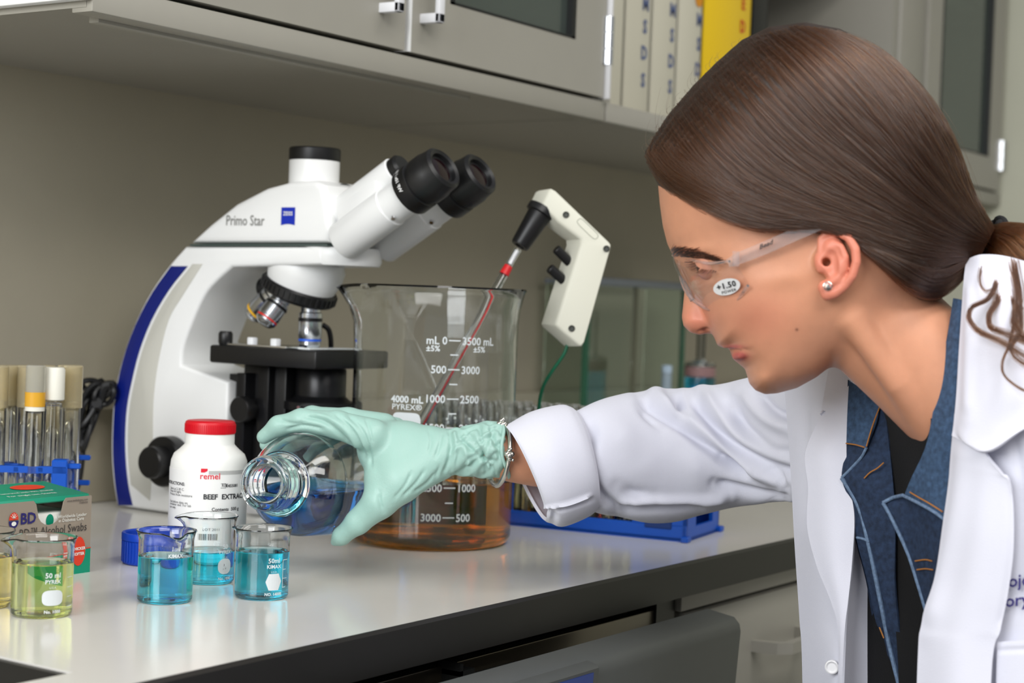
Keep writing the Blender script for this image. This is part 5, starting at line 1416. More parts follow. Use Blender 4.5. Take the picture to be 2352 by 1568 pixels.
def sleeve(name, secs, m, parent, nth=200, nl=190, thick=.0018, creases=(), power=2.0, skew=0.0):
    T = np.array([P(a, b, d) for (a, b), (c, e), d, h in secs]); B = np.array([P(c, e, d) for (a, b), (c, e), d, h in secs])
    H_ = np.array([[h] for *_, h in secs])
    T, B, H_ = catmull(T, nl), catmull(B, nl), catmull(H_, nl)
    C_ = (T + B) / 2; U = (T - B) / 2
    th = np.linspace(0, 2 * math.pi, nth, endpoint=False)
    cc, ss = np.cos(th), np.sin(th)
    A = C_[:, None] + U[:, None] * (np.sign(cc) * np.abs(cc) ** (2 / power))[None, :, None] - (FWD * H_)[:, None] * (np.sign(ss) * np.abs(ss) ** (2 / power))[None, :, None]
    A = A + RIGHT * (skew * ss)[None, :, None]
    Ap = np.concatenate([A[:, -1:], A, A[:, :1]], 1); n = grid_normals(Ap)[:, 1:-1]
    if np.sum(n * (A - C_[:, None])) < 0: n = -n
    Vv = A.reshape(-1, 3); Nn = n.reshape(-1, 3)
    facing = np.clip(np.sum(Nn * unit(CAM - C_.mean(0)), 1) * 3 + .5, 0, 1)
    if len(creases): Vv = crease(Vv, Nn * facing[:, None], creases)
    Bk = Vv - Nn * thick; k = nl * nth; Fc = []
    for i in range(nl - 1):
        for j in range(nth):
            j2 = (j + 1) % nth
            q = (i * nth + j, i * nth + j2, (i + 1) * nth + j2, (i + 1) * nth + j)
            Fc.append(q); Fc.append(tuple(x + k for x in q[::-1]))
    for i in (0, nl - 1):
        for j in range(nth):
            j2 = (j + 1) % nth; Fc.append((i * nth + j, i * nth + j2, i * nth + j2 + k, i * nth + j + k))
    me = new_mesh(name, np.vstack([Vv, Bk]), Fc); fix_normals(me); shade_auto(me, 70)
    o = link(name, me, m)
    if parent is person: adopt(person, o)
    elif parent is not None: o.parent = parent
    return o
m_coat = mat('coat_cotton', (220, 221, 233), rough=.85, sheen=.15, bump=.25, bscale=1500)
m_denim = mat('denim', (58, 82, 112), rough=.85, noise=.45, nscale=260, bump=.5, bscale=1600)
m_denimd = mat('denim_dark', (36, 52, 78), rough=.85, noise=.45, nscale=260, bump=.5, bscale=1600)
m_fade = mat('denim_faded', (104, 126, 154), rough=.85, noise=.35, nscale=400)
m_stitch = mat('stitch_orange', (176, 116, 52), rough=.8)
# ---- lab coat
coat = sleeve('lab_coat', [((1318, 946), (1350, 1170), 1.462, .040), ((1346, 933), (1382, 1180), 1.468, .046), ((1400, 912), (1424, 1187), 1.478, .052), ((1470, 896), (1490, 1200), 1.490, .056), ((1528, 889), (1552, 1197), 1.498, .058), ((1590, 889), (1620, 1178), 1.500, .060), ((1660, 881), (1690, 1163), 1.490, .062), ((1740, 862), (1760, 1156), 1.455, .062), ((1820, 848), (1830, 1152), 1.41, .060), ((1910, 850), (1905, 1150), 1.37, .055)],
     m_coat, person, creases=[
     ([(1470, 896), (1500, 930), (1560, 975), (1640, 1035), (1720, 1100), (1790, 1135)], -0.01125, 14.3), ([(1500, 900), (1540, 940), (1600, 985), (1690, 1050), (1770, 1105)], 0.00675, 17.6),
     ([(1540, 892), (1556, 915), (1566, 950)], -0.01200, 13.2), ([(1588, 905), (1625, 960), (1680, 1020), (1750, 1065), (1830, 1090)], -0.00900, 13.2), ([(1610, 895), (1660, 960), (1720, 1010), (1830, 1055)], 0.00750, 16.5),
     ([(1680, 930), (1710, 985), (1770, 1030), (1830, 1045)], -0.00825, 13.2), ([(1700, 900), (1760, 960), (1830, 990)], 0.00600, 15.4), ([(1740, 900), (1780, 945), (1835, 965)], -0.00600, 11.0),
     ([(1655, 1052), (1685, 1068), (1705, 1082)], -0.00900, 8.8), ([(1640, 1108), (1690, 1122), (1750, 1142), (1800, 1150)], -0.00825, 9.9), ([(1745, 1078), (1780, 1095), (1800, 1120)], -0.00750, 8.8), ([(1700, 1085), (1750, 1115), (1785, 1130)], 0.00750, 13.2),
     ([(1345, 1060), (1370, 1120), (1400, 1155), (1440, 1163)], -0.00900, 12.1), ([(1345, 960), (1360, 1000), (1350, 1050)], -0.00600, 15.4), ([(1420, 1120), (1460, 1135), (1500, 1142)], -0.00450, 15.4), ([(1400, 1160), (1470, 1152), (1560, 1150), (1680, 1140)], 0.00600, 11.0), ([(1420, 1172), (1500, 1166), (1600, 1160)], -0.00675, 9.9),
     ([(1470, 925), (1485, 950), (1520, 980)], -0.00600, 11.0), ([(1380, 960), (1430, 1000), (1470, 1060)], 0.00450, 33.0), ([(1560, 1020), (1600, 1080), (1620, 1140)], 0.00450, 28.6)])
sleeve('cuff', [((1160, 979), (1250, 1194), 1.446, .042), ((1172, 972), (1262, 1202), 1.447, .047), ((1222, 946), (1292, 1208), 1.452, .053), ((1285, 930), (1340, 1190), 1.458, .052), ((1308, 933), (1364, 1174), 1.462, .050), ((1322, 942), (1366, 1168), 1.463, .044)], m_coat, coat, nl=90, nth=180, thick=.003, skew=.0075,
       creases=[([(1246, 1166), (1290, 1160), (1330, 1148), (1356, 1138)], .0028, 4), ([(1246, 1174), (1290, 1168), (1335, 1156), (1360, 1146)], -.003, 5), ([(1260, 1172), (1272, 1185), (1268, 1200)], -.004, 8), ([(1240, 960), (1262, 1040), (1290, 1130)], .002, 40)])
# front on her right (far) side
far = [[(1790, 850, 1.372), (1850, 836, 1.345), (1905, 828, 1.318), (1952, 872, 1.292)], [(1802, 900, 1.365), (1855, 896, 1.335), (1905, 892, 1.312), (1950, 906, 1.290)], [(1810, 1000, 1.36), (1855, 1000, 1.325), (1900, 1000, 1.302), (1943, 1000, 1.286)],
       [(1817, 1100, 1.355), (1858, 1100, 1.320), (1905, 1100, 1.295), (1946, 1092, 1.281)], [(1822, 1200, 1.35), (1865, 1200, 1.312), (1915, 1200, 1.288), (1962, 1182, 1.276)], [(1828, 1300, 1.345), (1872, 1300, 1.307), (1920, 1300, 1.283), (1958, 1292, 1.274)],
       [(1836, 1420, 1.34), (1882, 1420, 1.302), (1918, 1420, 1.281), (1944, 1420, 1.272)], [(1843, 1568, 1.335), (1886, 1568, 1.298), (1912, 1568, 1.279), (1930, 1568, 1.271)], [(1850, 2200, 1.335), (1892, 2200, 1.295), (1912, 2200, 1.277), (1926, 2200, 1.268)]]
patch('front_panel', far, m_coat, coat, creases=[([(1905, 990), (1880, 1100), (1890, 1250)], .003, 20), ([(1846, 900), (1850, 1050), (1856, 1200)], -.0025, 14)])
patch('lapel', [[(1905, 836, 1.308), (1930, 850, 1.298), (1955, 874, 1.286)], [(1886, 944, 1.300), (1915, 925, 1.292), (1950, 906, 1.283)], [(1886, 952, 1.299), (1915, 965, 1.290), (1947, 960, 1.281)], [(1850, 1038, 1.304), (1895, 1035, 1.286), (1944, 1030, 1.277)], [(1856, 1120, 1.298), (1900, 1110, 1.281), (1948, 1100, 1.273)], [(1854, 1210, 1.298), (1905, 1200, 1.277), (1962, 1184, 1.268)],
                [(1876, 1300, 1.288), (1915, 1300, 1.272), (1957, 1292, 1.266)], [(1908, 1380, 1.275), (1928, 1380, 1.267), (1948, 1380, 1.263)], [(1925, 1450, 1.268), (1931, 1450, 1.265), (1940, 1450, 1.262)], [(1924, 1600, 1.268), (1928, 1600, 1.265), (1932, 1600, 1.262)]], m_coat, coat, nv=90, thick=.002)
lathe('button', [(0, .0012), (.0030, .0010), (.0044, .0022), (.0052, .0018), (.0054, 0), (0, -.0005)], P(1911, 1531, 1.273), mat('button_pearl', (226, 226, 228), rough=.25), coat, n=24, axis=unit(-FWD - .3 * RIGHT))
# front on her left (near) side
near = [[(2226, 930, 1.146), (2300, 940, 1.128), (2400, 940, 1.116), (2520, 950, 1.13), (2640, 960, 1.19)], [(2220, 1060, 1.146), (2310, 1060, 1.124), (2410, 1060, 1.112), (2540, 1060, 1.125), (2660, 1060, 1.19)], [(2212, 1200, 1.147), (2310, 1200, 1.124), (2415, 1200, 1.110), (2545, 1200, 1.125), (2660, 1200, 1.19)],
        [(2190, 1330, 1.149), (2300, 1330, 1.127), (2410, 1330, 1.112), (2545, 1330, 1.128), (2660, 1330, 1.19)], [(2165, 1440, 1.153), (2285, 1440, 1.131), (2405, 1440, 1.116), (2540, 1440, 1.13), (2660, 1440, 1.19)], [(2150, 1568, 1.156), (2270, 1568, 1.134), (2400, 1568, 1.118), (2540, 1568, 1.13), (2660, 1568, 1.19)], [(2140, 2200, 1.158), (2260, 2200, 1.138), (2400, 2200, 1.122), (2540, 2200, 1.135), (2660, 2200, 1.19)]]
patch('front_panel', near, m_coat, coat, nu=40, creases=[([(2330, 1010), (2345, 1100), (2352, 1250), (2340, 1400)], -.003, 12)])
patch('lapel', [[(2192, 950, 1.142), (2225, 965, 1.128), (2262, 985, 1.119)], [(2187, 1020, 1.141), (2226, 1030, 1.124), (2263, 1040, 1.114)], [(2184, 1060, 1.141), (2240, 1070, 1.120), (2300, 1088, 1.108)], [(2180, 1110, 1.141), (2248, 1115, 1.118), (2321, 1118, 1.106)], [(2168, 1200, 1.142), (2244, 1215, 1.117), (2327, 1250, 1.106)], [(2152, 1325, 1.144), (2228, 1345, 1.120), (2314, 1365, 1.110)],
                [(2120, 1425, 1.148), (2204, 1440, 1.124), (2298, 1445, 1.114)], [(2106, 1568, 1.150), (2190, 1568, 1.126), (2276, 1568, 1.118)], [(2098, 2200, 1.154), (2180, 2200, 1.13), (2262, 2200, 1.122)]], m_coat, coat, nu=36, nv=90, thick=.0025,
      creases=[([(2215, 1000), (2200, 1150), (2170, 1300), (2130, 1450)], .003, 22), ([(2322, 1118), (2326, 1250), (2312, 1365), (2296, 1445)], -.002, 9)])
patch('collar', [[(2218, 596, 1.172), (2256, 584, 1.158), (2320, 590, 1.150), (2420, 620, 1.18)], [(2211, 690, 1.152), (2262, 690, 1.136), (2336, 700, 1.126), (2440, 720, 1.15)], [(2203, 800, 1.144), (2262, 800, 1.126), (2342, 810, 1.114), (2450, 820, 1.13)], [(2197, 900, 1.139), (2262, 905, 1.118), (2348, 905, 1.106), (2455, 890, 1.118)], [(2190, 975, 1.137), (2226, 1004, 1.120), (2345, 965, 1.103), (2460, 910, 1.113)], [(2186, 1000, 1.136), (2262, 1036, 1.108), (2350, 986, 1.101), (2460, 930, 1.112)]],
      m_coat, coat, nu=40, nv=60, thick=.0025, creases=[([(2230, 640), (2226, 800), (2222, 960)], .0025, 14), ([(2300, 760), (2320, 860), (2300, 980)], .002, 26)])
patch('pocket', [[(2291, 1474, 1.1225), (2350, 1470, 1.114), (2420, 1468, 1.108)], [(2290, 1490, 1.1225), (2350, 1487, 1.114), (2420, 1485, 1.108)], [(2288, 1568, 1.124), (2350, 1566, 1.115), (2420, 1566, 1.109)], [(2286, 1760, 1.128), (2350, 1760, 1.118), (2420, 1760, 1.112)]], m_coat, coat, nu=16, nv=30, creases=[([(2290, 1494), (2350, 1491), (2420, 1489)], -.0012, 4)])
pr = Print(); pr.text('lojo', 0, 0, 1.0, bold=.02); pr.text('ory', .04, -1.12, 1.0, bold=.02)
pr.build('embroidery', mat('thread_navy', (42, 34, 108), rough=.7), coat, lambda u, v: tuple(P(2307 + u * 40, 1349 - v * 40 - u * 4, 1.1205 - u * .0042)))
# the rest of the coat body round her left side and back
def coat_sd(p):
    q = p - np.array([TC[0], TC[1], 0]); a_, b_, z = q @ TF, q @ TL, p[:, 2]
    o_ = torso_sd(.032)(p) + .004 * np.sin(np.arctan2(b_, a_) * 9) * smoothstep(1.0, .6, z); i_ = torso_sd(.016)(p) + .004 * np.sin(np.arctan2(b_, a_) * 9) * smoothstep(1.0, .6, z)
    shell = np.maximum(o_, -i_)
    wedge = a_ * .80 - np.abs(b_) * .60 + .012                # open at the front
    neckhole = .085 - np.linalg.norm(np.stack([a_ - .045, b_ - .01], 1), axis=1)
    return np.maximum(np.maximum(shell, np.maximum(wedge, np.where(z > 1.04, neckhole, -1))), .60 - z)
cvv, cqq = sdf_mesh(coat_sd, lo - .05, hi + .05, .0042, 3)
o = link('coat_body', np_mesh('coat_body', relax(cvv, cqq, 2, .5), cqq), m_coat); o.parent = coat
v, f_ = tube_geo([shl - TL * .03 + np.array([0, 0, .02]), shl + TL * .01, (shl + elbL) / 2 + TL * .02, elbL, wrL], [.050, .068, .064, .064, .046], 24, False, 30)
MB().add(v, f_).build('other_sleeve', m_coat, coat, ang=70)
patch('coat_lining', [[(1915, 1180, 1.297), (1985, 1190, 1.297), (2060, 1200, 1.296)], [(1915, 1330, 1.297), (1985, 1335, 1.297), (2065, 1340, 1.297)], [(1915, 1568, 1.297), (1990, 1568, 1.298), (2075, 1568, 1.297)], [(1915, 2200, 1.297), (1995, 2200, 1.298), (2080, 2200, 1.298)]], m_coat, coat, nu=14, nv=24)
# ---- denim jacket
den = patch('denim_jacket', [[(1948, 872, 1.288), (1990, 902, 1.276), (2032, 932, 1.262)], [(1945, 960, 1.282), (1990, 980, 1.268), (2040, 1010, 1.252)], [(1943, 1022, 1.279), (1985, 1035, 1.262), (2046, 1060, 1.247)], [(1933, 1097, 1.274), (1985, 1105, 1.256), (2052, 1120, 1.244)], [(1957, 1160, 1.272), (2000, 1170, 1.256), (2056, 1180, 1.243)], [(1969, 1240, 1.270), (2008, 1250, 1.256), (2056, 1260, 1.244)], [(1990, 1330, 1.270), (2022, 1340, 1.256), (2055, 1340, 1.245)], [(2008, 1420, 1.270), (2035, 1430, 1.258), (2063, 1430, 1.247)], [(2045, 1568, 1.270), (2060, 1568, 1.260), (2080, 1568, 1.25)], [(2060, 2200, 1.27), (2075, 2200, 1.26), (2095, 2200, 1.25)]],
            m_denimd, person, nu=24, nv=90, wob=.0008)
patch('jacket_side', [[(1925, 1090, 1.30), (1960, 1100, 1.285), (1990, 1110, 1.272)], [(1940, 1180, 1.30), (1968, 1190, 1.286), (2000, 1200, 1.272)], [(1962, 1236, 1.298), (1985, 1245, 1.285), (2010, 1250, 1.272)], [(1988, 1330, 1.295), (2006, 1335, 1.284), (2024, 1340, 1.272)], [(2004, 1420, 1.29), (2020, 1425, 1.282), (2036, 1430, 1.273)], [(2038, 1568, 1.288), (2050, 1568, 1.28), (2062, 1568, 1.272)]], m_denimd, den, nu=14, nv=60)
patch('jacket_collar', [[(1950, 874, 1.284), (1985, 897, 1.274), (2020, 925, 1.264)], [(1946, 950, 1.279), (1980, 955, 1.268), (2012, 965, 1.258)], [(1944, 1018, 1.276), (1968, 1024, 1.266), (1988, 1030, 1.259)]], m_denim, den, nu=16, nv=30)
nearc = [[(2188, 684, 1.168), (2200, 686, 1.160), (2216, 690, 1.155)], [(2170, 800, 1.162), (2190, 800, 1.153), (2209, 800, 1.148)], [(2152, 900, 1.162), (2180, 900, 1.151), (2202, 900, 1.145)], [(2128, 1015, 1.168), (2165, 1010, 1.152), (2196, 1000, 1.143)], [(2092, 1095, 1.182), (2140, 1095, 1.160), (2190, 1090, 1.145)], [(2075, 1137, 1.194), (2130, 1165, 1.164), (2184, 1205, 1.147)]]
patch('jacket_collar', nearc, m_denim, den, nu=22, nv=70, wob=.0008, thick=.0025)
patch('jacket_front', [[(2028, 1154, 1.212), (2075, 1137, 1.202), (2125, 1165, 1.178), (2180, 1200, 1.154)], [(2050, 1194, 1.209), (2090, 1200, 1.196), (2130, 1225, 1.176), (2172, 1245, 1.155)], [(2085, 1270, 1.203), (2105, 1272, 1.193), (2132, 1280, 1.178), (2160, 1290, 1.158)], [(2108, 1340, 1.198), (2121, 1340, 1.190), (2137, 1342, 1.178), (2152, 1350, 1.161)], [(2126, 1400, 1.195), (2132, 1402, 1.186), (2139, 1404, 1.176), (2146, 1408, 1.164)]], m_denimd, den, nu=24, nv=50, wob=.0006, thick=.0025)
patch('shirt_neck', [[(2020, 918, 1.245), (2075, 946, 1.192), (2125, 958, 1.170), (2165, 965, 1.160)], [(2040, 985, 1.246), (2085, 1005, 1.205), (2125, 1015, 1.180), (2165, 1020, 1.166)], [(2048, 1080, 1.25), (2078, 1100, 1.228), (2105, 1110, 1.204), (2140, 1120, 1.185)], [(2052, 1200, 1.252), (2075, 1210, 1.238), (2105, 1220, 1.215), (2140, 1230, 1.195)], [(2055, 1400, 1.252), (2085, 1410, 1.240), (2115, 1410, 1.226), (2150, 1420, 1.21)], [(2065, 1600, 1.25), (2090, 1600, 1.24), (2120, 1600, 1.225), (2160, 1600, 1.21)], [(2075, 2200, 1.25), (2095, 2200, 1.24), (2120, 2200, 1.225), (2160, 2200, 1.21)]], MATS['shirt_black'], shirt, nu=24, nv=60)
def seam(pts, r, m, d0, name='seam'):
    pts = [(a, b, d0 if len(q) == 2 else q[2]) for q in pts for a, b in [q[:2]]]
    o = tube(name, [P(*q) for q in pts], r, m, None, n=7, smooth_n=10 * len(pts)); o.parent = den; return o
seam([(1933, 1097, 1.2725), (1958, 1135, 1.2685), (1978, 1180, 1.265), (1993, 1240, 1.2605), (2010, 1320, 1.2585), (2026, 1400, 1.2580), (2042, 1480, 1.2620), (2064, 1570, 1.2570)], .0016, m_fade, 1.26)
seam([(1933, 1097, 1.2725), (1955, 1075, 1.268), (1978, 1050, 1.262), (1990, 1028, 1.2575)], .0011, m_fade, 1.26)
seam([(1968, 1234, 1.268), (1985, 1238, 1.262), (1996, 1245, 1.259)], .0010, m_fade, 1.26)
seam([(2028, 1154, 1.210), (2050, 1143, 1.206), (2074, 1137, 1.1925)], .0013, m_fade, 1.2)
seam([(2028, 1154, 1.210), (2050, 1194, 1.2075), (2085, 1270, 1.2015), (2108, 1340, 1.1965), (2126, 1400, 1.193)], .0013, m_fade, 1.2)
seam([(2075, 1138, 1.1925), (2098, 1149, 1.178), (2130, 1166, 1.1625), (2158, 1184, 1.153), (2184, 1206, 1.1455)], .0012, m_fade, 1.2)
for q in ([(1943, 1018, 1.2755), (1965, 1021, 1.2655), (1986, 1027, 1.2575)], [(2022, 930, 1.262), (2005, 975, 1.2575), (1990, 1025, 1.2565)], [(1985, 1098, 1.2545), (1998, 1085, 1.2515), (2015, 1075, 1.2475), (2030, 1062, 1.2455)],
          [(2090, 1130, 1.1845), (2110, 1142, 1.172), (2135, 1156, 1.160), (2165, 1175, 1.151)], [(2102, 1288, 1.1925), (2125, 1285, 1.1795), (2140, 1288, 1.1695)], [(2106, 1308, 1.1905), (2125, 1306, 1.1805), (2142, 1308, 1.168)], [(2020, 1440, 1.263), (2030, 1465, 1.261)]):
    seam(q, .0005, m_stitch, 1.2, 'stitching')

# ---- gloved hand
GD = 1.452
def gp(px, py, dd=0.0): return P(px, py, GD + dd)
kpx = GD / F
def R_(p): return p * kpx
idx_f = [(855, 1000, -.004, 40), (775, 975, -.004, 31), (692, 965, .002, 26), (640, 978, .008, 23), (606, 1003, .012, 17)]
mid_f = [(880, 985, .025, 38), (800, 966, .034, 30), (716, 958, .050, 26), (650, 985, .064, 23), (612, 1020, .072, 17)]
rng_f = [(905, 990, .050, 34), (825, 972, .060, 28), (745, 968, .078, 25), (680, 1000, .092, 22), (640, 1045, .098, 16)]
pky_f = [(930, 1005, .070, 28), (855, 990, .085, 24), (785, 988, .100, 21), (730, 1015, .110, 19), (700, 1050, .114, 15)]
thb_f = [(1000, 1062, -.006, 40), (920, 1110, -.012, 44), (872, 1152, -.012, 38), (822, 1198, -.006, 28), (783, 1232, .002, 20), (768, 1245, .005, 9)]
def glove_sd(p):
    d = None
    def chain(ch, k):
        nonlocal d
        e = None
        for a, b in zip(ch[:-1], ch[1:]):
            c = cone_sd(p, gp(*a[:3]), gp(*b[:3]), R_(a[3]), R_(b[3])); e = c if e is None else smin(e, c, .004)
        d = e if d is None else smin(d, e, k)
    chain([(1165, 1034, .002, 60), (1120, 1033, .000, 62), (1075, 1036, .000, 54), (1030, 1037, 0, 50), (985, 1035, .004, 56), (930, 1035, .010, 68), (885, 1030, .014, 66)], .006)
    chain([(985, 1040, .030, 46), (915, 1025, .045, 54), (880, 1015, .052, 46)], .012)
    chain([(975, 1060, 0, 46), (915, 1085, -.004, 52), (880, 1100, -.004, 44)], .012)
    for ch, k in ((idx_f, .006), (mid_f, .004), (rng_f, .004), (pky_f, .004)): chain(ch, k)
    chain(thb_f, .009)
    # open cuff end
    ax_ = unit(gp(1165, 1040) - gp(1075, 1036)); d = smax(d, (p - gp(1158, 1040)) @ ax_, .003)
    return d
GL0 = np.stack([gp(580, 1262, -.06), gp(1180, 930, -.06), gp(580, 930, .15), gp(1180, 1262, .15), gp(580, 930, -.06), gp(1180, 1262, -.06), gp(580, 1262, .15), gp(1180, 930, .15)])
gv, gq = sdf_mesh(glove_sd, GL0.min(0) - .01, GL0.max(0) + .01, .0012, 4)
gv = relax(gv, gq, 4, .5)
me = np_mesh('glove', gv, gq); 
gn = np.zeros((len(gv), 3)); me.vertex_normals.foreach_get('vector', gnr := np.zeros(len(gv) * 3, np.float32)); gn = gnr.reshape(-1, 3).astype(float)
fac = np.clip((gn @ unit(CAM - gp(900, 1050))) * 3, 0, 1)
wr = [([(700, 955), (740, 965), (775, 990), (800, 1018)], -0.00240, 5), ([(718, 950), (760, 962), (800, 995), (825, 1040)], 0.00150, 5), ([(770, 950), (800, 975), (825, 1010), (838, 1050)], -0.00195, 4), ([(800, 952), (830, 985), (848, 1030), (852, 1070)], -0.00180, 4), ([(785, 958), (815, 985), (838, 1030)], 0.00150, 4),
      ([(640, 962), (670, 972), (700, 972)], -0.00135, 4), ([(660, 985), (700, 978), (740, 985)], -0.00210, 4), ([(840, 960), (850, 990), (856, 1020)], -0.00150, 4),
      ([(1032, 985), (1036, 1020), (1030, 1060), (1018, 1090)], -0.00240, 5), ([(1044, 984), (1048, 1030), (1040, 1080)], 0.00180, 5), ([(985, 985), (990, 1010), (985, 1040)], -0.00135, 4), ([(1015, 990), (1010, 1020), (1000, 1050)], -0.00135, 4),
      ([(1050, 1000), (1080, 1030), (1105, 1052), (1140, 1060)], -0.00270, 5), ([(1060, 985), (1090, 1010), (1110, 1050), (1118, 1090)], -0.00240, 5), ([(1140, 985), (1115, 1020), (1105, 1052), (1070, 1075), (1040, 1090)], -0.00240, 5), ([(1100, 975), (1105, 1010), (1107, 1050)], -0.00210, 4), ([(1125, 975), (1135, 1010), (1150, 1040)], -0.00210, 4), ([(1105, 1052), (1130, 1075), (1140, 1090)], -0.00210, 4), ([(1060, 1020), (1075, 1050), (1075, 1085)], 0.00210, 6), ([(1120, 1000), (1140, 1050), (1150, 1075)], 0.00210, 6), ([(1080, 1000), (1120, 1035)], 0.00240, 7),
      ([(1000, 1085), (980, 1110), (950, 1130)], -0.00150, 4), ([(975, 1080), (955, 1110), (925, 1140)], -0.00150, 4), ([(945, 1085), (930, 1115), (905, 1145)], -0.00120, 4), ([(870, 1130), (872, 1150), (880, 1175)], -0.00180, 5), ([(1010, 1070), (1000, 1100)], -0.00150, 4)]
gv2 = crease(gv, gn * fac[:, None], wr)
rn = np.random.default_rng(3); ph = rn.uniform(0, 6.28, 8)
cuffw = smoothstep(1015, 1060, px_of(gv2)[:, 0])
gv2 = gv2 + gn * (cuffw * .0011 * np.sin(gv2 @ np.array([420., 260, 300]) + 1.7 * np.sin(gv2 @ np.array([-200., 310, 260]))))[:, None]
me = np_mesh('glove', gv2, gq)
m_glove = mat('glove_nitrile', (158, 194, 184), rough=.42, sss=.12, sssr=(.5, 1, .9), bump=.2, bscale=700)
glove = link('glove', me, m_glove); adopt(person, glove)
# rolled bead at the glove cuff
ring = []
for k in range(49):
    t = 2 * math.pi * k / 48
    ring.append(gp(1158, 1036) + UP * R_(61) * math.cos(t) - FWD * R_(60) * math.sin(t) + RIGHT * (R_(5) * math.sin(3 * t) + R_(7) * math.cos(t) * -1))
o = tube('glove_cuff_bead', ring, .0016, m_glove, None, n=8); o.parent = glove
# bangle
bang = empty('bracelet', gp(1165, 1045)); tag(bang, 'silver bangle with a small knot charm on the wrist', 'bracelet')
br = []
for k in range(61):
    t = 2 * math.pi * k / 60
    br.append(gp(1148, 1045, .002) + UP * R_(70) * math.cos(t) - FWD * R_(70) * math.sin(t) + RIGHT * (R_(22) * math.sin(t) + R_(10) * math.cos(t)))
m_silver = mat('silver', (214, 212, 204), rough=.2, metal=1.0)
adopt(bang, tube('band', br, .0021, m_silver, n=10))
for (px, py, dd) in ((1170, 1046, -.0265), (1152, 977, -.004)):
    kb = MB(); c0 = gp(px, py, dd)
    for (dx, dy, r) in ((0, 0, .0034), (0, -11, .0022), (-5, -4, .0026), (6, -3, .0026), (1, 6, .0028), (8, 10, .0014), (4, -15, .0015)):
        bm = bmesh.new(); bmesh.ops.create_icosphere(bm, subdivisions=2, radius=r)
        c = c0 + RIGHT * R_(dx) - UP * R_(dy)
        kb.add([np.array(v.co) + c for v in bm.verts], [[v.index for v in q.verts] for q in bm.faces]); bm.free()
    adopt(bang, kb.build('charm', m_silver))

# ---- tilted bottle of blue liquid
mouth = P(607, 1110, 1.398)
bax = unit([.968, .25, -.095])
bot = empty('glass_bottle', mouth); tag(bot, 'clear threaded glass bottle of blue liquid held sideways in the gloved hand', 'bottle')
Ro = [(.0140, 0), (.0180, -.0006), (.0212, .0002), (.0222, .002), (.0218, .004), (.0200, .0048), (.0200, .0065), (.0222, .0080), (.0222, .0100), (.0200, .0118), (.0200, .0140), (.0222, .0156), (.0222, .0176), (.0200, .0194), (.0200, .0235), (.0232, .0250), (.0262, .0268), (.0266, .0285), (.0258, .0305), (.0215, .0330), (.0212, .0345), (.0240, .0366), (.0315, .0400), (.0385, .0450), (.0435, .0515), (.0464, .0590), (.0474, .0670), (.0474, .150), (.0466, .158), (.0430, .164), (.034, .1665), (.030, .1655), (0, .1645)]
Ri = [(0, .1612), (.030, .1622), (.0412, .160), (.0445, .155), (.0449, .148), (.0449, .0675), (.0440, .0602), (.0412, .0535), (.0365, .0472), (.0297, .0424), (.0222, .0392), (.0180, .0372), (.0165, .0335), (.0160, .030), (.0158, .003), (.0150, .0008)]
Ro = [(r * (1.05 if t < .034 else .945), t) for r, t in Ro]; Ri = [(r * (1.05 if t < .034 else .945), t) for r, t in Ri]
v, f_ = lathe_geo(Ro, 80); v2, f2 = lathe_geo(Ri + [(.0147, 0)], 80)
mbB = MB(); mbB.add(place(v, mouth, bax), f_); mbB.add(place(v2, mouth, bax), f2)
bm = bmesh.new(); tmp = new_mesh('t', mbB.v, mbB.f); bm.from_mesh(tmp); bmesh.ops.remove_doubles(bm, verts=bm.verts, dist=1e-5); bmesh.ops.recalc_face_normals(bm, faces=bm.faces); gme = bpy.data.meshes.new('glass'); bm.to_mesh(gme); bm.free(); shade_auto(gme, 60)
adopt(bot, link('glass', gme, m_glass))
zl = P(690, 1130, 1.44)[2]
lpr = [(r + .0008 if r > 0 else 0, t + (.0008 if t > .15 else 0)) for r, t in Ri if t > .002]
lpr = lpr + [(.0174, .0035), (0, .0035)]
v, f_ = lathe_geo(lpr, 72)
tmp = new_mesh('t', place(v, mouth, bax), f_); fix_normals(tmp)
bm = bmesh.new(); bm.from_mesh(tmp)
res = bmesh.ops.bisect_plane(bm, geom=bm.verts[:] + bm.edges[:] + bm.faces[:], plane_co=(0, 0, zl), plane_no=(0, 0, 1), clear_outer=True)
eds = [e for e in res['geom_cut'] if isinstance(e, bmesh.types.BMEdge)]
bmesh.ops.edgenet_fill(bm, edges=eds); bmesh.ops.recalc_face_normals(bm, faces=bm.faces)
lme = bpy.data.meshes.new('liquid'); bm.to_mesh(lme); bm.free(); shade_auto(lme, 50)
adopt(bot, link('liquid', lme, m_bluedeep_l))
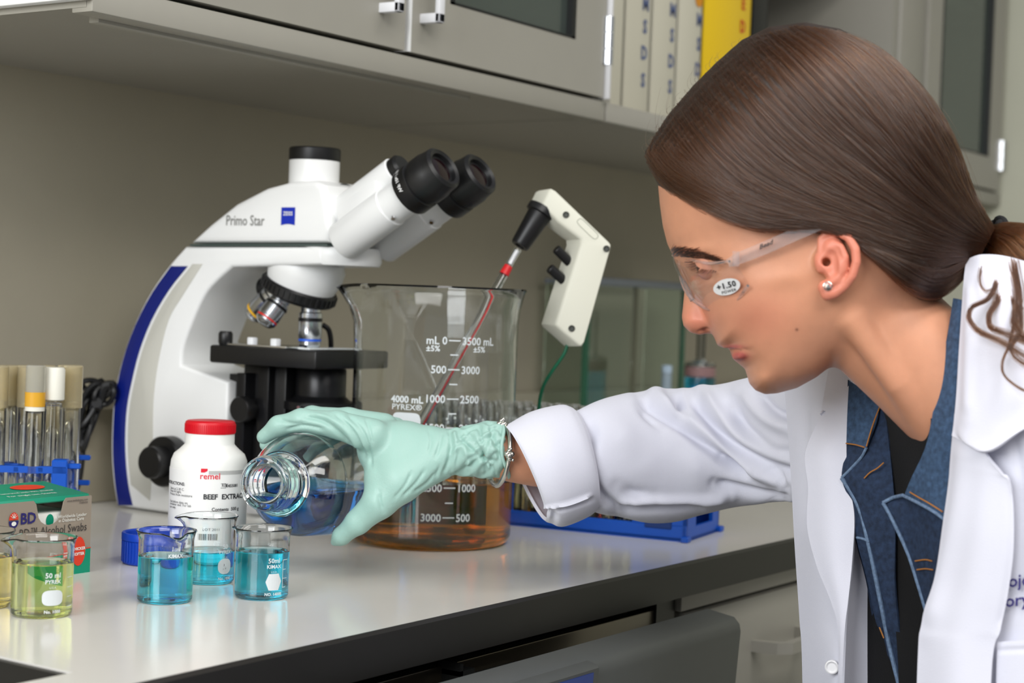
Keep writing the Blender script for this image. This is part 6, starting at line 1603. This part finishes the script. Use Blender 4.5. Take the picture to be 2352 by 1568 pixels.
# ================================================================== hair strands, glasses, small details of the head
hair = link('hair', np_mesh('hair', HAIR_V, HAIR_Q), mat('hair_base', (40, 25, 15), rough=.5)); adopt(person, hair)
bvh_hair = BVHTree.FromPolygons([tuple(v) for v in HAIR_V], [tuple(int(i) for i in q) for q in HAIR_Q])
bvh_head = BVHTree.FromPolygons([tuple(v) for v in HEAD_V], [tuple(int(i) for i in q) for q in HEAD_Q])
def cast(bvh, px, py):
    r = unit(ray(px, py)); h = bvh.ray_cast(Vector(CAM), Vector(r))
    if h[0] is None: return None, None
    n = np.array(h[1]); n = n if n @ (-r) > 0 else -n
    return np.array(h[0]), n
def hair_mat(name, rgb, rough=.32, rnd=.25, coat=.0):
    m = bpy.data.materials.new(name); m.use_nodes = True; nt = m.node_tree; nt.nodes.clear()
    h = nt.nodes.new('ShaderNodeBsdfHairPrincipled'); o = nt.nodes.new('ShaderNodeOutputMaterial')
    h.parametrization = 'COLOR'
    h.inputs['Color'].default_value = (*lin(rgb), 1); h.inputs['Roughness'].default_value = rough
    h.inputs['Radial Roughness'].default_value = .35
    for nm, v in (('Random Roughness', .2), ('Random Color', rnd), ('Coat', coat)):
        if nm in h.inputs: h.inputs[nm].default_value = v
    nt.links.new(h.outputs[0], o.inputs['Surface'])
    return m
m_hair = hair_mat('hair_brown', (46, 26, 14), .28, .5, .0)
m_brow = hair_mat('brow_brown', (34, 21, 16))
def strands(name, curves, rad, m, parent, tip=.35):
    n = len(curves); k = len(curves[0])
    hc = bpy.data.hair_curves.new(name); hc.add_curves([k] * n)
    pos = np.asarray(curves, np.float32).reshape(-1)
    hc.attributes['position'].data.foreach_set('vector', pos) if 'position' in hc.attributes else hc.points.foreach_set('position', pos)
    ra = hc.attributes.get('radius') or hc.attributes.new('radius', 'FLOAT', 'POINT')
    prof = rad * (1 - (1 - tip) * np.linspace(0, 1, k) ** 2)
    ra.data.foreach_set('value', np.tile(prof, n).astype(np.float32))
    hc.materials.append(m)
    o = bpy.data.objects.new(name, hc); COL.objects.link(o)
    if parent is person: adopt(person, o)
    elif parent is not None: o.parent = parent
    return o
guides = [[(1482, 362), (1540, 432), (1640, 487), (1740, 524), (1860, 518), (1965, 552), (2090, 612), (2246, 592)],
          [(1500, 322), (1560, 385), (1660, 450), (1760, 500), (1880, 508), (1990, 545), (2110, 590), (2250, 584)],
          [(1545, 255), (1605, 345), (1700, 435), (1810, 480), (1920, 505), (2030, 545), (2140, 575), (2254, 575)],
          [(1625, 168), (1690, 262), (1780, 360), (1880, 425), (1980, 475), (2080, 525), (2170, 555), (2258, 566)],
          [(1720, 90), (1790, 168), (1880, 265), (1970, 345), (2060, 425), (2140, 490), (2205, 530), (2264, 556)],
          [(1830, 60), (1910, 110), (2000, 200), (2070, 290), (2135, 385), (2185, 455), (2225, 505), (2270, 544)],
          [(1930, 74), (2010, 118), (2085, 190), (2140, 265), (2185, 345), (2215, 420), (2245, 480), (2276, 532)],
          [(2010, 113), (2065, 160), (2120, 222), (2162, 285), (2195, 352), (2218, 415), (2245, 470), (2280, 522)]]
nape_g = [[(1960, 552), (2010, 588), (2055, 632), (2095, 668), (2135, 684), (2175, 668), (2210, 635), (2246, 598)],
          [(1975, 556), (2035, 592), (2085, 628), (2125, 648), (2160, 645), (2195, 625), (2220, 606), (2248, 588)],
          [(1990, 560), (2050, 590), (2100, 612), (2140, 622), (2175, 616), (2205, 602), (2228, 592), (2250, 580)]]
NP = 15
def dense(gl): return np.array([catmull(np.array(g_, float), NP) for g_ in gl])
GA, GB = dense(guides), dense(nape_g)
rs = np.random.default_rng(11)
def lay(gset, count, off, jit, start=(0, .12), endt=(1, 1)):
    out = []; m = len(gset)
    for _ in range(count):
        t = rs.uniform(0, m - 1); i = min(int(t), m - 2); u = t - i
        c = gset[i] * (1 - u) + gset[i + 1] * u
        s0 = rs.uniform(*start); e0 = rs.uniform(*endt)
        c = catmull(c, 60)[np.linspace(s0 * 59, e0 * 59, NP).astype(int)]
        jx, jy = rs.normal(0, jit), rs.normal(0, jit); amp = rs.normal(0, 3.5); ph = rs.uniform(0, 6.28)
        w_ = np.sin(np.linspace(0, math.pi, NP))
        c = c + np.stack([jx * w_ + amp * .5 * np.sin(np.linspace(0, 5, NP) + ph) * w_, jy * w_ - amp * np.sin(np.linspace(0, 5, NP) + ph) * w_], 1)
        o_ = rs.uniform(*off) + .0011 * math.sin(t * 47) + .0008 * math.sin(t * 131 + 1); pts = []
        for j, (px, py) in enumerate(c):
            h, n = cast(bvh_hair, px, py)
            if h is None:
                q = bvh_hair.find_nearest(Vector(P(px, py, HD))); h = np.array(q[0]); n = np.array(q[1])
            pts.append(h + n * (o_ * (1 - .7 * j / NP) * min(1, (j + .7) / 1.7)))
        pts = np.array(pts); pts[1:-1] = .25 * pts[:-2] + .5 * pts[1:-1] + .25 * pts[2:]
        out.append(pts)
    return out
near_s = lay(GA, 4600, (.0004, .0030), 5) + lay(GA, 2200, (.0006, .0034), 5, (.02, .5)) + lay(GB, 1200, (.0003, .0025), 4)
far_s = []
for c in near_s[::3]:
    q = c - H0; far_s.append(c - 2 * (q @ HN)[:, None] * HN)
strands('strands', near_s + far_s, .00020, m_hair, hair)
fly = []
for c in lay(GA[2:], 90, (.002, .006), 12, (0, .3)):
    k = np.linspace(0, 1, NP)[:, None]; d = rs.normal(0, 1, 3); d -= HN * (d @ HN) * .5
    fly.append(c + unit(d) * (rs.uniform(.002, .012) * np.sin(k * math.pi * rs.uniform(.6, 1.1)) ** 2))
for _ in range(46):   # short wisps along the front hairline
    px, py = catmull(np.array([(1484, 350), (1500, 315), (1540, 262), (1620, 172), (1700, 100)], float), 50)[rs.integers(0, 50)]
    q = bvh_hair.find_nearest(Vector(P(px, py, HD))); h = np.array(q[0]); n = np.array(q[1]); L_ = rs.uniform(.006, .018); cu = rs.normal(0, 1)
    k = np.linspace(0, 1, NP)[:, None]
    fly.append(h + (-RIGHT * .6 + UP * .5) * L_ * k + (RIGHT * .7 + UP * cu * .5) * L_ * k ** 2)
strands('loose_strands', fly, .00007, m_hair, hair)
# ponytail
ptc = catmull(np.array([P(2266, 553, 1.215), P(2300, 572, 1.205), P(2350, 620, 1.19), P(2410, 710, 1.178), P(2445, 830, 1.168), P(2452, 960, 1.165)]), 30)
ptr = np.interp(np.linspace(0, 1, 30), [0, .12, .35, .6, .85, 1], [.011, .017, .030, .034, .026, .006])
v, f_ = tube_geo(ptc, ptr * .93, 30)
pony = MB().add(v, f_).build('ponytail', MATS['hair_base'], hair, ang=70)
pst = []
Tt = np.gradient(ptc, axis=0); Tt /= np.linalg.norm(Tt, axis=1)[:, None]
for _ in range(2600):
    a = rs.uniform(0, 6.28); k = rs.uniform(.75, 1.04); tw = rs.normal(0, .25); pts = []
    for j in np.linspace(0, 29, NP).astype(int):
        x = unit(np.cross(Tt[j], FWD)); y = np.cross(Tt[j], x); aa = a + tw * j / 29
        pts.append(ptc[j] + ptr[j] * k * (math.cos(aa) * x + math.sin(aa) * y))
    pst.append(np.array(pts))
strands('ponytail_strands', pst, .00017, hair_mat('hair_brown_light', (72, 41, 20), .28, .5, .0), hair)
cur = []
for path, nb, sp in (([(2285, 610, 1.16), (2288, 650, 1.138), (2268, 688, 1.124), (2233, 705, 1.120), (2226, 732, 1.118), (2250, 762, 1.112), (2300, 785, 1.104), (2365, 825, 1.10)], 60, 3.5), ([(2300, 630, 1.15), (2290, 690, 1.128), (2272, 722, 1.120), (2276, 752, 1.114), (2312, 766, 1.106), (2370, 792, 1.10)], 60, 4.5), ([(2316, 650, 1.14), (2330, 720, 1.118), (2318, 790, 1.104), (2303, 830, 1.100), (2307, 862, 1.097), (2340, 890, 1.093), (2380, 908, 1.09)], 26, 2), ([(2345, 700, 1.12), (2344, 760, 1.106), (2322, 800, 1.102), (2340, 826, 1.098), (2380, 850, 1.09)], 40, 4), ([(2258, 600, 1.16), (2250, 640, 1.142), (2262, 668, 1.132), (2284, 662, 1.134)], 12, 3), ([(2325, 600, 1.15), (2340, 680, 1.125), (2330, 740, 1.110), (2352, 775, 1.102), (2390, 790, 1.09)], 60, 6)):
    base = catmull(np.array(path, float), NP)
    for _ in range(nb):
        o1 = rs.normal(0, sp, 2); o2 = rs.normal(0, sp, 2); k = np.linspace(0, 1, NP)
        cur.append(np.array([P(b[0] + o1[0] * (1 - t) + o2[0] * t, b[1] + o1[1] * (1 - t) + o2[1] * t, b[2] + rs.normal(0, .0004)) for b, t in zip(base, k)]))
strands('curled_locks', cur, .00016, m_hair, hair)
# hair tie
tie = MB(); tc = P(2270, 553, 1.213); e1 = unit(-.56 * RIGHT - .83 * UP)
for ph0 in (0, math.pi):
    pth = []
    for k in range(49):
        t = 2 * math.pi * k / 48; w_ = .0024 * math.cos(4 * t + ph0); rr2 = 1 + .06 * math.sin(4 * t + ph0)
        pth.append(tc + (e1 * .0165 * math.cos(t) - FWD * .0150 * math.sin(t)) * rr2 + unit(.83 * RIGHT - .56 * UP) * w_)
    v, f_ = tube_geo(pth, .0031, 10, False); tie.add(v, f_)
tie.build('hair_tie', mat('tie_black', (14, 14, 18), rough=.8, bump=.5, bscale=900), hair, ang=60)
# eyebrow, lashes, eye
brow = []
for _ in range(420):
    t = rs.uniform(0, 1) ** 1.25; c = catmull(np.array([(1537, 582), (1560, 580), (1592, 583), (1625, 590), (1655, 598)], float), 40)[int(t * 39)]
    hw = np.interp(t, [0, .15, .5, 1], [7, 11, 9, 2.5]); px = c[0] + rs.normal(0, 2); py = c[1] + rs.uniform(-hw, hw)
    ang = math.radians(np.interp(t, [0, .3, 1], [-55, -18, 14]) + rs.normal(0, 9)); L_ = rs.uniform(12, 22)
    pts = []
    for j in np.linspace(0, 1, 5):
        h, n = cast(bvh_head, px + L_ * j * math.cos(ang), py + L_ * j * math.sin(ang))
        if h is None: break
        pts.append(h + n * (.0003 + .0007 * j))
    if len(pts) == 5: brow.append(np.array(pts))
if brow: strands('eyebrow', brow, .00018, m_brow, body, .2)
h, n = cast(bvh_head, 1616, 622)
if h is not None:
    er = 36 * HK; ec = h - n * er * .80
    el = empty  # eyeball turned down towards the beakers
    look = unit(-RIGHT * .80 - UP * .52 - FWD * .30)
    def eye_prof(): return [(er * math.sin(t), er * math.cos(t)) for t in np.linspace(0, math.pi, 22)]
    ey = lathe('eyeball', [(0 if i in (0, 21) else r, z) for i, (r, z) in enumerate(eye_prof())], ec, mat('sclera', (226, 218, 212), rough=.12), None, n=30, axis=look); ey.parent = body
    ir = lathe('iris', [(er * 1.006 * math.sin(t), er * 1.006 * math.cos(t)) if t > 0 else (0, er * 1.006) for t in np.linspace(0, .42, 6)], ec, mat('iris_brown', (54, 44, 34), rough=.08), None, n=24, axis=look); ir.parent = body
    # lids: shells over the ball, upper one lowered
    for nm, a0, a1, upd in (('upper_lid', 0.0, 1.30, unit(UP * .80 - RIGHT * .18 - FWD * .55)), ('lower_lid', 0.0, .98, unit(-UP * .80 - RIGHT * .05 - FWD * .50))):
        pr_ = [(0, er * 1.05)] + [(er * 1.05 * math.sin(t), er * 1.05 * math.cos(t)) for t in np.linspace(.2, a1, 9)] + [(er * 1.0 * math.sin(a1 + .02), er * 1.0 * math.cos(a1 + .02))]
        o = lathe(nm, pr_, ec, mat('lid_skin', (206, 144, 118), rough=.5), None, n=36, axis=upd); o.parent = body
        if nm == 'upper_lid':
            fr = frame_to(upd); ls = []
            for k in range(200):
                a = rs.uniform(0, 2 * math.pi); d0 = fr @ np.array([math.sin(a1) * math.cos(a), math.sin(a1) * math.sin(a), math.cos(a1)])
                if d0 @ look < .25: continue
                b0_ = ec + d0 * er * 1.04; dr = unit(d0 + look * .7 - UP * .45)
                ls.append(np.array([b0_ + dr * .0085 * t + UP * .0022 * t * t for t in np.linspace(0, 1, 5)]))
            if ls: strands('eyelashes', ls, .00013, m_brow, body, .2)
# ear stud
h, n = cast(bvh_head, 1901, 657)
st = empty('ear_stud', h); tag(st, 'small sparkling stud earring in the ear lobe', 'earring')
bm = bmesh.new(); bmesh.ops.create_icosphere(bm, subdivisions=1, radius=9.5 * HK)
gm_ = bpy.data.meshes.new('gem'); bm.to_mesh(gm_); bm.free()
o = link('gem', gm_, mat('gem_crystal', (235, 235, 240), rough=.02, metal=.85), st); o.location = n * .0022
o2 = lathe('setting', [(.0026, -.001), (.0031, .0005), (.0031, .0018), (.0026, .002)], (0, 0, 0), m_silver, st, n=16, axis=n, closed=True)
# ---- safety glasses
gl = empty('safety_glasses', h2w(hs(1620, 640, 100))); tag(gl, 'clear wraparound safety glasses with a white power sticker on the lens', 'glasses')
m_clear = bpy.data.materials.new('clear_polycarbonate'); m_clear.use_nodes = True
_nt = m_clear.node_tree; _nt.nodes.clear()
_t = _nt.nodes.new('ShaderNodeBsdfTransparent'); _t.inputs[0].default_value = (.965, .965, .97, 1)
_g = _nt.nodes.new('ShaderNodeBsdfGlossy'); _g.inputs['Roughness'].default_value = .04
_lw = _nt.nodes.new('ShaderNodeLayerWeight'); _lw.inputs['Blend'].default_value = .5
_pw = _nt.nodes.new('ShaderNodeMath'); _pw.operation = 'POWER'; _pw.inputs[1].default_value = 4.0; _nt.links.new(_lw.outputs['Facing'], _pw.inputs[0])
_f = _nt.nodes.new('ShaderNodeMath'); _f.operation = 'MULTIPLY_ADD'; _f.inputs[1].default_value = .45; _f.inputs[2].default_value = .045; _nt.links.new(_pw.outputs[0], _f.inputs[0])
_m = _nt.nodes.new('ShaderNodeMixShader'); _o = _nt.nodes.new('ShaderNodeOutputMaterial')
_nt.links.new(_f.outputs[0], _m.inputs[0]); _nt.links.new(_t.outputs[0], _m.inputs[1]); _nt.links.new(_g.outputs[0], _m.inputs[2]); _nt.links.new(_m.outputs[0], _o.inputs['Surface'])
m_rimc = mat('clear_rim', (244, 246, 250), rough=.05, trans=.92, ior=1.28)
Lr = [[(1546, 586, 0), (1551, 588, 45), (1574, 592, 98), (1624, 604, 168), (1676, 600, 218)], [(1548, 606, 0), (1555, 617, 45), (1582, 631, 98), (1634, 636, 168), (1694, 620, 222)], [(1556, 622, 0), (1566, 646, 44), (1598, 670, 98), (1654, 668, 166), (1708, 640, 220)], [(1563, 634, 0), (1580, 676, 40), (1630, 711, 94), (1684, 698, 160), (1718, 656, 216)]]
LG = np.array([[hs(*q) for q in r] for r in Lr])
full = np.concatenate([LG[:, :0:-1] * np.array([1, 1, -1.0]), LG], 1)
Lw = h2w(full)
A = catmull(Lw, 24); A = np.swapaxes(catmull(np.swapaxes(A, 0, 1), 60), 0, 1)
nrm = grid_normals(A); 
if np.mean(np.sum(nrm * HF, -1)) < 0: nrm = -nrm
nv_, nu_ = A.shape[:2]; Fv = A.reshape(-1, 3); Bv = Fv - nrm.reshape(-1, 3) * .0020; k = nu_ * nv_; Fc = []
for i in range(nv_ - 1):
    for j in range(nu_ - 1):
        a = i * nu_ + j; q = (a, a + 1, a + nu_ + 1, a + nu_); Fc.append(q); Fc.append(tuple(x + k for x in q[::-1]))
bd = [(0, j) for j in range(nu_)] + [(i, nu_ - 1) for i in range(1, nv_)] + [(nv_ - 1, j) for j in range(nu_ - 2, -1, -1)] + [(i, 0) for i in range(nv_ - 2, 0, -1)]
bi = [i * nu_ + j for i, j in bd]
for a, b in zip(bi, bi[1:] + bi[:1]): Fc.append((b, a, a + k, b + k))
lens_me = new_mesh('lens', np.vstack([Fv, Bv]), Fc); fix_normals(lens_me); shade_auto(lens_me, 60)
lens = adopt(gl, link('lens', lens_me, m_clear))
adopt(gl, tube('lower_rim', A[-1], .0012, m_rimc, n=8)); adopt(gl, tube('upper_rim', A[0], .0010, m_rimc, n=8))
nb0 = [h2w(hs(1578, 640, y)) for y in (28, 22)]
adopt(gl, tube('nose_bridge', [h2w(hs(1590, 690, 46)), h2w(hs(1574, 655, 30)), h2w(hs(1566, 640, 0)), h2w(hs(1574, 655, 30) * np.array([1, 1, -1.0])), h2w(hs(1590, 690, 46) * np.array([1, 1, -1.0]))], .0016, m_rimc, n=8, smooth_n=24))
for sgn in (1, -1):
    path = [hs(1672, 604, 219), hs(1700, 592, 226), hs(1760, 568, 236), hs(1830, 537, 246), hs(1885, 515, 250)]
    Vt = []; Ft = []
    for i, q in enumerate(path):
        q = q * np.array([1, 1, sgn]); hh = (9, 13, 14, 13.5, 12)[i]
        for (dv, dy) in ((-hh, -3.2), (-hh, 3.2), (hh, 3.2), (hh, -3.2)):
            Vt.append(h2w(q + np.array([dv * .38, dv * .92, dy])))
    for i in range(4):
        for j in range(4): Ft.append((i * 4 + j, i * 4 + (j + 1) % 4, (i + 1) * 4 + (j + 1) % 4, (i + 1) * 4 + j))
    Ft += [(3, 2, 1, 0), (16, 17, 18, 19)]
    tp = adopt(gl, MB().add(Vt, Ft).build('temple', m_rimc))
    hg = [h2w((hs(1690, 594, 228) + np.array([a, b, c])) * np.array([1, 1, sgn])) for a in (-7, 8) for b in (-16, 17) for c in (-6, 5)]
    MB().add(hg, [(0, 1, 3, 2), (4, 6, 7, 5), (0, 4, 5, 1), (2, 3, 7, 6), (0, 2, 6, 4), (1, 5, 7, 3)]).build('hinge', m_rimc, tp)
bvh_lens = BVHTree.FromPolygons([tuple(v) for v in np.vstack([Fv, Bv])], Fc)
def on_lens(off):
    def fn(u, v):
        c_, s_ = math.cos(math.radians(-14)), math.sin(math.radians(-14))
        px, py = 1670 + u * c_ + v * s_, 658 + u * s_ - v * c_
        h, n = cast(bvh_lens, px, py)
        return tuple(h + n * off) if h is not None else tuple(P(px, py, 1.16))
    return fn
stk = adopt(gl, Print().oval(0, 0, 31.5, 18.5, n=24).build('sticker', mat('sticker_white', (240, 240, 240), rough=.5), None, on_lens(.0004)))
p = Print(); p.text('+1.50', 0, -2, 18, 'CENTER', .4, 1.0, 1.1); p.text('POWER', 3, -13, 9, 'CENTER', .1, 1.0, 1.15)
p.build('sticker_lettering', m_ink, stk, on_lens(.0008))
p = Print(); p.text('Bead', 0, 0, 17, bold=.5)
tpp = [o for o in gl.children if o.name.startswith('temple')][0]
p.build('temple_lettering', m_ink, tpp, lambda u, v: tuple(h2w(hs(1744 + u * .92 + v * .1, 573 - u * .40 - v * .92, 245))))
# ---- stool under the person
stl = empty('lab_stool', (TC[0], TC[1], 0)); tag(stl, 'round black lab stool under the seated person', 'stool')
adopt(stl, lathe('seat', [(0, .435), (.17, .435), (.18, .445), (.18, .475), (.165, .488), (0, .490)], (TC[0], TC[1], 0), m_blk, n=40))
adopt(stl, lathe('column', [(0, .05), (.03, .05), (.03, .30), (.02, .30), (.02, .435), (0, .435)], (TC[0], TC[1], 0), m_chrome, n=24))
for k in range(5):
    a = 2 * math.pi * k / 5 + .3
    adopt(stl, tube('leg', [(TC[0], TC[1], .09), (TC[0] + .27 * math.cos(a), TC[1] + .27 * math.sin(a), .016)], [.02, .015], m_blk, n=12))
